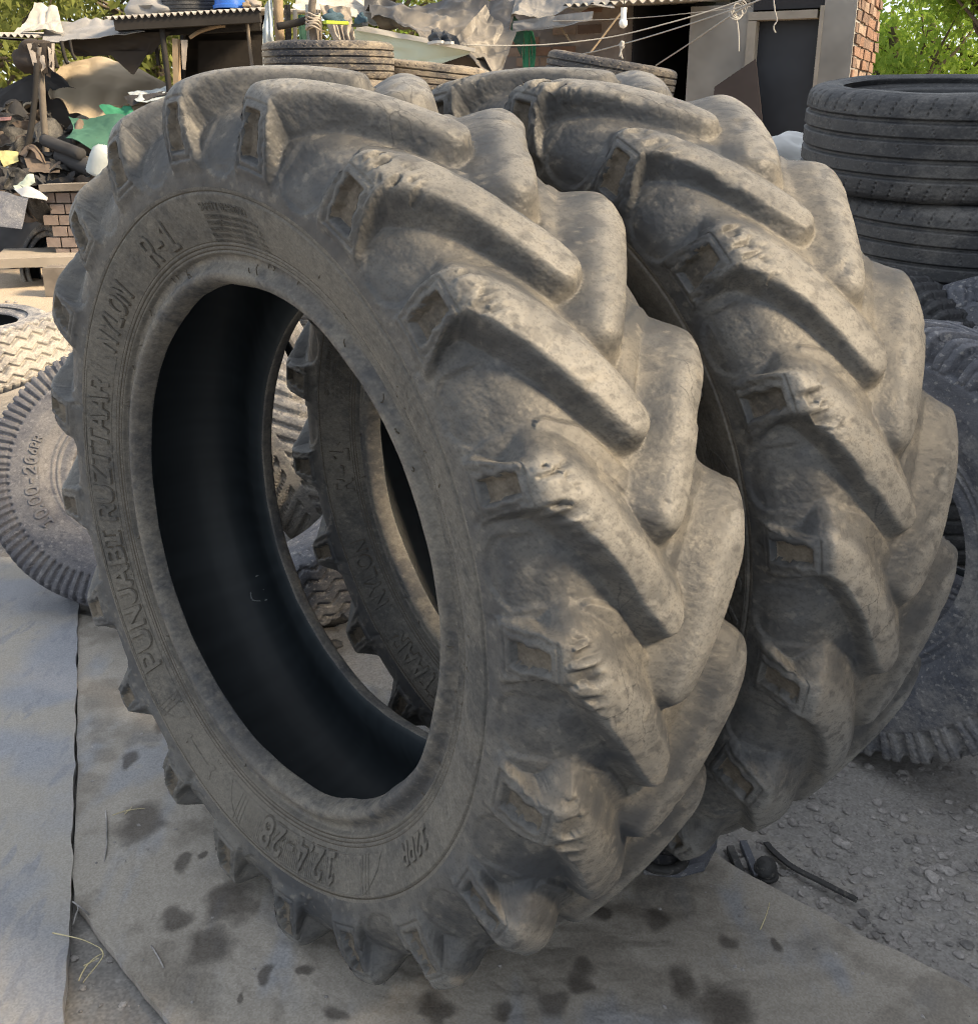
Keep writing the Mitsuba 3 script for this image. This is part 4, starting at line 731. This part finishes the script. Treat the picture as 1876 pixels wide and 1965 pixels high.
# ---------------- middle: hanging cloths, poles, shoes
YC = 8.6
one('plastic_sheet', 'pale translucent plastic sheet hanging from the roof corner above the left stack', 'plastic sheet', sheet(P(503, 190, YC), P(530, 190, YC-.02), P(522, -8, YC), P(506, 10, YC), 14, 40, .05, 5, 51, 0, .03), 'm_sheen', 50)
pole('brown bamboo post wrapped with rope beside the hanging plastic sheet', [(533, -20, 0), (536, 60, 0), (541, 130, 0), (544, 250, 0)], YC+.1, .036, 'm_plank')
pole('dark pipe lying level between the bamboo post and the tall brown post', [(532, 50, 0), (565, 44, 0), (598, 34, 0)], YC, .026, 'm_darkpole')
pole('tall brown post rising behind the left stack with rope ends', [(603, -20, 0), (598, 30, 0), (604, 110, 0), (606, 260, 0)], YC+.05, .028, 'm_pole')
for i, (x0, x1, w_, m_, l_) in enumerate([(545, 552, 12, 'm_black', 'black strip of cloth hanging next to the rope wrapped bamboo post'), (560, 575, 8, 'm_tarpcream', 'cream strap hanging between the two brown posts'), (572, 583, 14, 'm_green', 'dark green cloth hanging behind the cream strap'), (586, 592, 14, 'm_plastic', 'pale grey plastic strip hanging by the tall brown post'), (604, 612, 12, 'm_rag', 'brown rope ends hanging from the tall brown post')]):
    one('hanging_strip', l_, 'strip', sheet(P(x0, 8+10*i % 30, YC+.12+.03*(i % 2)), P(x0+w_, 8+10*i % 30, YC+.12), P(x1+w_, 240, YC+.2), P(x1, 240, YC+.2), 8, 30, .03, 7, 60+i, 0, .02), m_, 50)
k = thing('rope_knot', 'tangle of rope tied round the tall brown post', 'rope')
for i in range(6):
    c = P(600, 28+5*i, YC-.02); part(k, 'loop', tube([c+np.array([.05*math.cos(a), .045*math.sin(a), .012*math.sin(2*a+i)]) for a in np.linspace(0, 6.28, 18)], .008, 6), 'm_rag', True)
one('draped_cloth', 'grey trousers and cloth hanging in folds right of the tall brown post', 'cloth', sheet(P(612, 8, YC), P(672, 15, YC), P(690, 122, YC-.1), P(655, 118, YC-.1), 40, 40, .06, 6, 71, 0, .07), 'm_rag', 50)
one('draped_cloth', 'light brown cloth spread over the roof edge behind the hanging trousers', 'cloth', sheet(P(560, 12, YC+.5), P(735, 45, YC+.4), P(720, 2, YC+1), P(580, -22, YC+1), 40, 20, .08, 5, 73, 0, .03), 'm_tarpcream', 50)
one('tarp', 'pale green tarp stretched to a point above the middle stack', 'tarp', sheet(P(682, 55, YC-.1), P(905, 96, YC-.5), P(900, 104, YC-.45), P(684, 175, YC-.05), 40, 20, .03, 3, 75, 0, .02), 'm_palegreen', 60)
one('tarp', 'white folded edge band along the top of the pale green tarp', 'tarp', sheet(P(684, 46, YC-.12), P(912, 92, YC-.52), P(910, 99, YC-.53), P(684, 58, YC-.13), 40, 6, .02, 7, 77), 'm_tarpcream', 50)
one('draped_cloth', 'dark inside cloth hanging behind the pale green tarp', 'cloth', sheet(P(680, 60, YC+.5), P(960, 95, YC+.4), P(960, 420, YC+.4), P(680, 420, YC+.5), 20, 20, .05, 3, 79), 'm_darkcloth', 50)
mat('m_tarpdark', lambda p, n, uv: mix((.045, .046, .05), (.17, .155, .135), smoothstep(.42, .66, fbm(p.x*3.5, p.y*3.5, p.z*3.5, 4))), .5, .4)
def crumple(key, label, cs, seed, m_='m_tarpdark', amp=.10):
    return one(key, label, 'tarp', sheet(*cs, 150, 90, amp*.6, 3., seed, .05, .02, crease=amp*2.0), m_, 40)
crumple('tarp', 'crumpled grey black tarp slung over the shed roof in the middle', (P(715, 40, YC), P(955, 150, YC-.5), P(985, 10, YC+.4), P(690, -5, YC+.9)), 81)
crumple('tarp', 'wrinkled dark tarp corner hanging down in front of the brick wall', (P(870, 80, YC-.4), P(945, 178, YC-.5), P(985, 70, YC-.2), P(930, 10, YC)), 83, amp=.07)
def shoe(label, px, py, Y, ang, m1, m2, s=1.):
    k = thing('shoe', label, 'shoe'); c = P(px, py, Y); M = rotm(ang, [0, 0, 1]); 
    so = sg.Polygon([(-.13, -.035), (-.05, -.04), (.06, -.05), (.12, -.035), (.145, 0), (.12, .035), (.06, .045), (-.05, .035), (-.13, .035), (-.145, 0)]).buffer(.008)
    a = trimesh.creation.extrude_polygon(so, .03, engine='earcut'); u_ = rock((.13, .045, .06), 9, 2); v_ = np.array(u_.vertices); v_[:, 2] = np.maximum(v_[:, 2], -.02)*(1+.5*(v_[:, 0] < -.02)); v_[:, 2] += .05; u_ = trimesh.Trimesh(v_, u_.faces, process=False)
    tg_ = rock((.03, .03, .05), 4, 1); tg_.apply_translation([-.06, 0, .11])
    for nm, m_, mm in (('sole', m2, a), ('upper', m1, u_), ('tongue', m1, tg_)):
        mm = mm.copy(); mm.apply_scale(s); mm.apply_transform(M); mm.apply_translation(c); part(k, nm, mm, m_, 50)
shoe('dark shoe with lime green sole lying on the middle roof', 645, 46, YC-.3, .6, 'm_navy', 'm_lime', .66); shoe('single dark blue grey shoe beside the lime soled one', 690, 50, YC-.3, 2.2, 'm_navy', 'm_shoe', .6)
shoe('left black trainer with white sole on the middle roof edge', 836, 84, YC-.6, -1.1, 'm_shoe', 'm_white', .62); shoe('right black trainer with white sole on the middle roof edge', 857, 86, YC-.6, -1.2, 'm_shoe', 'm_white', .62)
# ------------------------------------------------------------------ brick building on the right
B0 = P(1620, 237, 9.3); B0[2] = 0
fx = np.array([-.90, .436, 0.]); fn_ = np.array([-.436, -.90, 0.]); sx = -fn_                   # along the front (leftwards), front normal, side going back
def front(px, off=0.):
    """distance along the front wall at which pixel column px meets it"""
    dx = (px-W/2)/F; d = np.array([dx, CS-SN*((237-H/2)/F)]); o = B0[:2]+fn_[:2]*off
    A = np.array([d, -fx[:2]]).T; t = np.linalg.solve(A, o); return t[1]
def fz(px, py, off=0.):
    s_ = front(px, off); p = B0+fx*s_+fn_*off; return P(px, py, p[1])[2]
def fbox(s0, s1, z0, z1, off0, off1):
    """box on the front wall from s0 to s1 along it, off0..off1 out of it"""
    M = np.eye(4); M[:3, 0], M[:3, 1], M[:3, 2] = -fx, -fn_, [0, 0, 1]; M[:3, 3] = B0+fx*(s0+s1)/2+fn_*(off0+off1)/2+[0, 0, (z0+z1)/2]
    m = trimesh.creation.box(extents=[abs(s1-s0), abs(off1-off0), z1-z0]); m.apply_transform(M); return m
plain('m_concrete', (.235, .228, .215), .45, 3.2, .9, .15, .004); plain('m_mortar', (.27, .24, .20), .3, 9, .95, .1); plain('m_doordark', (.022, .025, .032), .6, 2.5, .55, .35); plain('m_frame', (.27, .245, .21), .25, 7, .7, .3); plain('m_rust', (.055, .044, .042), .35, 4, .7, .3); plain('m_room', (.030, .030, .034), .2, 3)
def plaster(p, n, uv):
    a = fbm(p.x*2.4, p.y*2.4, p.z*2.4, 4); b = fbm(p.x*12, p.y*12, p.z*12, 3); return mix(mix((.24, .205, .185), (.17, .155, .15), smoothstep(.4, .65, a)), (.33, .29, .26), smoothstep(.55, .75, b)*.5)
mat('m_plaster', plaster, .92, .1, lambda p, n, uv: fbm(p.x*30, p.y*30, p.z*30, 3)*.006, 1.)
for nm, cc in (('m_brick', (.185, .118, .088)), ('m_brick_b', (.135, .098, .080)), ('m_brick_c', (.23, .175, .14))): plain(nm, cc, .35, 14, .9, .15, .006)
k = thing('brick_building', 'low brick and concrete building with a dark doorway and a bare brick end wall', 'building')
ZT = 3.0; s_col = front(1560); s_d0, s_d1 = front(1552), front(1432); s_w = front(1312); s_o = front(1192); s_e = front(940)
part(k, 'column', fbox(-.0, s_col, 0, ZT, -.25, .02), 'm_concrete'); part(k, 'lintel', fbox(s_col, s_d1+.05, fz(1500, 16), ZT, -.22, .0), 'm_room')
part(k, 'wall', fbox(s_d1+.02, s_w, 0, fz(1400, 8), -.2, .0), 'm_concrete'); part(k, 'upper_wall', fbox(s_d1+.05, s_e, 2.25, ZT, -.2, -.02), 'm_room')
d = part(k, 'door', fbox(s_d0, s_d1, .03, fz(1500, 26), -.16, -.10), 'm_doordark'); labels[d] = {'label': 'dark metal door in the doorway'}
for (a, b, c_, d_) in ((s_col-.0, s_col+.03, 0, fz(1556, 10)), (s_d1-.02, s_d1+.05, fz(1437, 155), fz(1437, 40)), (s_col+.05, s_d1+.05, fz(1500, 36), fz(1500, 20))): part(k, 'door_frame', fbox(a, b, c_, d_, -.12, .03), 'm_frame')
part(k, 'brick_wall', fbox(s_o, s_e, 0, 2.25, -.2, .0), 'm_plaster')
for i in range(70):
    s_, z_ = r_.uniform(s_o+.1, s_e-.15), None
    row = r_.integers(6, 25); z_ = .04+row*.085; s_ = round(s_/.24)*.24+(row % 2)*.12
    if s_+.22 > s_e: continue
    part(k, 'brick', fbox(s_, s_+.222, z_, z_+.072, -.02, .004+r_.uniform(0, .008)), ['m_brick', 'm_brick_b', 'm_brick_c'][i % 3])
# dark room behind the opening
part(k, 'room_back_wall', fbox(s_w-.3, s_o+.4, 0, 2.3, -2.0, -1.95), 'm_room'); part(k, 'room_side_wall', fbox(s_w-.05, s_w+.02, 0, 2.3, -2.0, -.2), 'm_room'); part(k, 'room_side_wall', fbox(s_o-.02, s_o+.05, 0, 2.3, -2.0, -.2), 'm_room'); part(k, 'ceiling', fbox(s_w-.1, s_o+.1, 2.26, 2.32, -2.0, -.2), 'm_room')
# end wall of bare bricks, laid one by one
Wd_ = 1.32
def sbox(t0, t1, z0, z1, o0, o1, jit=0.):
    M = np.eye(4); M[:3, 0], M[:3, 1], M[:3, 2] = sx, fx, [0, 0, 1]; M[:3, 3] = B0+sx*(t0+t1)/2-fx*(o0+o1)/2+[0, 0, (z0+z1)/2]
    m = trimesh.creation.box(extents=[t1-t0, abs(o1-o0), z1-z0]); m.vertices += r_.normal(0, .0035, m.vertices.shape); m.apply_transform(rotm(jit, [0, 0, 1])) if False else None; m.apply_transform(M); return m
part(k, 'end_wall_core', sbox(0.02, Wd_, 0, ZT, -.22, -.004), 'm_mortar')
row = 0; z_ = .0
while z_ < 2.75:
    t_ = -.0 if row % 2 == 0 else -.0; first = .115 if row % 2 else .23
    L_ = [first]+[.225]*8
    for w_ in L_:
        if t_+w_ > Wd_+.04: w_ = max(Wd_+r_.uniform(-.02, .03)-t_, 0)
        if w_ < .05: break
        part(k, 'brick', sbox(t_+.006, t_+w_-.006, z_+.006, z_+.076, -.02, .014+r_.uniform(-.010, .014)), ['m_brick', 'm_brick_b', 'm_brick_c'][int(r_.integers(3))]); t_ += w_
    z_ += .088; row += 1
one('metal_sheet', 'dark rusty metal sheet leaning against the wall beside the doorway', 'metal sheet', trimesh.convex.convex_hull(np.vstack([[B0+fx*front(a, .25)+fn_*o+[0, 0, fz(a, b, .25)] for a, b in ((1440, 112), (1366, 166), (1360, 330), (1500, 420), (1466, 262))] for o in (.25, .256)])), 'm_rust')
# overhanging roof with tarp
def fp(px, py, off): s_ = front(px, off); p = B0+fx*s_+fn_*off; return P(px, py, p[1])
k = thing('roof_sheet', 'corrugated roof edge jutting out over the brick wall of the building', 'roof sheet'); part(k, 'iron', corrugated(fp(1080, 10, .55), fp(1330, -4, .55), -fn_*1.2+[0, 0, .1], None, 14, .014), 'm_iron', 30)
crumple('tarp', 'pale grey tarp bunched over the roof edge above the brick wall', (fp(950, 40, .6), fp(1180, 14, .6), fp(1150, -20, .2), fp(960, -12, .2)), 91, 'm_tarpgrey', .06)
crumple('tarp', 'lower lip of pale tarp drooping under the roof edge above the brick wall', (fp(985, 62, .62), fp(1135, 40, .62), fp(1140, 22, .6), fp(985, 40, .6)), 93, 'm_tarpgrey', .035)
one('green_net', 'bright green net and rope hanging down the brick wall', 'net', cat_([tube(bent([fp(1008+a, 52+(i % 3)*4, .3), fp(1010+a*1.1+3*math.sin(i), 90, .28), fp(1008+a+4*math.cos(i*2), 150, .25)], 14), .010, 6) for i, a in enumerate(np.linspace(-6, 12, 9))]), 'm_brightgreen', True)
one('green_net', 'dark green bunched net over the tarp end left of the hanging green rope', 'net', sheet(fp(985, 30, .5), fp(1005, 52, .45), fp(1000, 110, .4), fp(978, 60, .45), 14, 20, .06, 9, 95), 'm_green', 50)
# washing lines and bulb: strung a little in front of the building
plain('m_rope', (.36, .35, .33), .15, 20); 
def rope(label, pts, r=.0050, m_='m_rope', name='rope'):
    return one(name, label, 'rope', tube(bent([P(a, b, y_) for a, b, y_ in pts], 40), r, 6), m_, True)
rope('upper thick washing line rising from the dark tarp to the top of the picture', [(895, 86, 8.2), (1014, 86.5, 8.3), (1150, 74, 8.3), (1285, 43, 8.2), (1414, 3, 8.1), (1520, -36, 8.0)])
rope('lower thick washing line with a rag knotted on it', [(1060, 112, 9.6), (1133, 100, 9.2), (1195, 84, 8.8), (1312, 49, 8.4), (1414, 15, 8.1), (1520, -25, 8.0)])
rope('thin cord slanting across the grey wall from the dark opening', [(1258, 125, 9.9), (1330, 78, 9.5), (1398, 32, 9.0), (1420, 18, 8.8), (1470, -8, 8.5)], .006)
rope('thin dark wire running level above the lamp bulb', [(1060, 40, 9.6), (1204, 35, 9.5), (1350, 22, 9.3), (1440, 12, 9.2)], .004, 'm_iron')
k = thing('rope_knot', 'white rag knotted on the lower washing line', 'rope'); part(k, 'knot', (lambda m: (m.apply_translation(P(1193, 85, 8.78)), m)[1])(rock((.022, .02, .03), 3, 2)), 'm_rope', 50)
for e_ in ((1188, 108), (1194, 112)): part(k, 'end', tube(bent([P(1193, 86, 8.78), P(1191, 98, 8.77), P(*e_, 8.76)], 10), .007, 6), 'm_rope', True)
k = thing('rope_knot', 'loops of white cord tied at the left side of the door frame', 'rope')
for i in range(4): c = P(1411+3*i, 24-3*i, 8.9); part(k, 'loop', tube([c+np.array([.05*math.cos(a), .02*math.sin(a+i), .05*math.sin(a)]) for a in np.linspace(0, 6.28, 20)], .006, 6), 'm_rope', True)
part(k, 'end', tube(bent([P(1411, 30, 8.9), P(1416, 60, 8.9), P(1417, 98, 8.9)], 12), .007, 6), 'm_rope', True)
rope('bent white cord hanging across the top of the doorway', [(1484, -5, 9.3), (1486, 18, 9.3), (1490, 40, 9.3), (1484, 50, 9.3), (1488, 62, 9.3)], .006)
one('bamboo_stick', 'thin tan stick slanting from the lamp bulb down to the left', 'stick', tube([P(1194, 20, 9.4), P(1133, 100, 9.4)], .009, 6), 'm_plank', True)
one('bamboo_stick', 'short tan stick slanting down to the right on the brick wall', 'stick', tube([P(1066, 40, 9.9), P(1095, 80, 9.8)], .009, 6), 'm_plank', True)
k = thing('lamp_bulb', 'unlit white bulb hanging in front of the dark opening of the building', 'bulb'); c = P(1195.5, 44, 9.2)
gb = trimesh.creation.uv_sphere(radius=.034, count=[16, 20]); gb.apply_scale([1, 1, 1.12]); gb.apply_translation(c); plain('m_bulb', (.80, .80, .78), .05, 5, .3, .5); part(k, 'globe', gb, 'm_bulb', True)
hd = trimesh.creation.cylinder(radius=.024, height=.085, sections=20); hd.apply_translation(c+[0, 0, .070]); part(k, 'holder', hd, 'm_bulb', 30); part(k, 'cable', tube([c+[0, 0, .11], c+[.0, 0, .24]], .004, 6), 'm_darkpole', True)
one('white_sheet', 'bulging white plastic sheet between the second tractor tyre and the right hand stack', 'plastic sheet', (lambda m: (m.apply_translation(Pz(1512, 318, 3.4)), m)[1])(rock((.12, .10, .11), 6, 3)), 'm_white', 50)
# ------------------------------------------------------------------ the yard's right side, beyond the frame: a wall and a shed that keep the low sun off the ground
k = thing('yard_wall', 'plastered yard wall along the right side of the yard', 'wall'); part(k, 'wall', box([2.95, -1.6, 1.2], [.25, 5.0, 2.4]), 'm_plaster'); part(k, 'coping', box([2.95, -1.6, 2.43], [.32, 5.0, .06]), 'm_concrete')
k = thing('yard_shed', 'plastered shed standing at the right side of the yard', 'shed'); part(k, 'wall', box([3.6, 2.7, 1.35], [1.55, 3.5, 2.7]), 'm_plaster'); part(k, 'roof', box([3.6, 2.7, 2.74], [1.9, 3.8, .08]), 'm_concrete')
# ------------------------------------------------------------------ trees
scene['m_leaf'] = {'type': 'principledthin', 'base_color': proc(lambda p, n, uv: mix((.15, .28, .05), (.44, .56, .11), fbm(p.x*1.3, p.y*1.3, p.z*1.3, 3)*.7+.3*noise(p.x*9, p.y*9, p.z*9))), 'roughness': .6, 'diff_trans': 1.0, 'spec_trans': 0.}
scene['m_leafb'] = {'type': 'principledthin', 'base_color': proc(lambda p, n, uv: mix((.10, .14, .04), (.32, .33, .10), fbm(p.x*1.6, p.y*1.6, p.z*1.6, 3)*.7+.3*noise(p.x*9, p.y*9, p.z*9))), 'roughness': .6, 'diff_trans': .8, 'spec_trans': 0.}
plain('m_bark', (.13, .105, .08), .35, 8)
def tree(name, label, base, height, rx, rz, nl, lsize, leaf, seed, clumps=26, droop=.3):
    r = np.random.default_rng(seed); k = thing(name, label, 'tree'); base = np.array([base[0], base[1], 0.]); top = base+[0, 0, height]
    tr_ = [tube(bent([base, base+[.1*r.normal(), .1*r.normal(), height*.35], base+[.25*r.normal(), .2*r.normal(), height*.75]], 12), np.linspace(.13, .05, 12), 8)]
    cs = []
    for i in range(clumps):
        a = r.uniform(0, 6.28); rad = math.sqrt(r.random()); c = base+[rx*rad*math.cos(a), rx*.7*rad*math.sin(a), height-rz+rz*r.uniform(-1, 1)*math.sqrt(max(0, 1-rad*rad*.8))]; cs.append(c)
        st = base+[0, 0, height*r.uniform(.25, .6)]; tr_.append(tube(bent([st, (st+c)/2+r.normal(0, .12, 3), c], 9), np.linspace(.035, .008, 9), 5))
    part(k, 'trunk', cat_(tr_), 'm_bark', True)
    per = nl//clumps; ctr = np.repeat(np.array(cs), per, 0); n = len(ctr); sz = r.uniform(.25, .6, clumps).repeat(per)*rx*.75
    pos = ctr+r.normal(0, 1, (n, 3))*np.c_[sz*.5, sz*.5, sz*.34]; pos[:, 2] = np.maximum(pos[:, 2], .1)
    d1 = r.normal(0, 1, (n, 3)); d1[:, 2] -= droop; d1 /= np.linalg.norm(d1, axis=1, keepdims=True); d2 = np.cross(d1, r.normal(0, 1, (n, 3))+[0, 0, 1.]); d2 /= np.linalg.norm(d2, axis=1, keepdims=True)
    L_ = lsize*r.uniform(.6, 1.4, (n, 1)); v = np.stack([pos-d1*L_, pos+d2*L_*.38, pos+d1*L_, pos-d2*L_*.38], 1).reshape(-1, 3); f = np.arange(4*n).reshape(-1, 4)
    part(k, 'crown', (v, f), leaf)
for (x, y, h_, rx, rz, lf, l_) in [(P(1740, 100, 13)[0], 13., 2.9, 1.5, 1.5, 'm_leaf', 'bright green tree right behind the brick end wall of the building'), (P(1850, 100, 14)[0], 14., 3.3, 1.8, 1.7, 'm_leaf', 'sunlit yellow green tree behind the right hand tyre stack'), (P(1960, 60, 11.5)[0], 11.5, 3.7, 1.0, .9, 'm_leaf', 'darker green tree reaching in at the top right corner'), (P(1790, 140, 15.5)[0], 16.5, 2.8, 2.8, 1.7, 'm_leafb', 'low dense bush far behind between the right hand trees')]:
    tree('green_tree', l_, (x, y), h_, rx, rz, 9000, .055, lf, int(y*10), 30)
for (px, y, h_, rx, rz, lf, l_) in [(60, 16, 4.6, 2.2, 1.8, 'm_leafb', 'broad olive green tree behind the left roof'), (300, 15, 4.4, 2.0, 1.8, 'm_leafb', 'olive green tree behind the shack roofs left of the roof tyre'), (760, 18, 5.2, 2.4, 2.2, 'm_leafb', 'green tree behind the middle roof and its tarps'), (950, 19, 5.0, 2.4, 2.2, 'm_leaf', 'brighter green tree behind the middle roof, right of the darker one'), (520, 19, 5.0, 2.2, 2.2, 'm_leafb', 'tree behind the blue tub on the shack roof'), (-60, 13, 3.2, 1.6, 1.5, 'm_leafb', 'dark bush at the left edge behind the junk heap'), (390, 13.5, 2.6, 1.3, 1.2, 'm_leafb', 'small olive bush seen under the roofs beside the pale plank')]:
    tree('green_tree', l_, (P(px, 100, y)[0], y), h_, rx, rz, 9000, .065, lf, int(y*10)+px, 30)
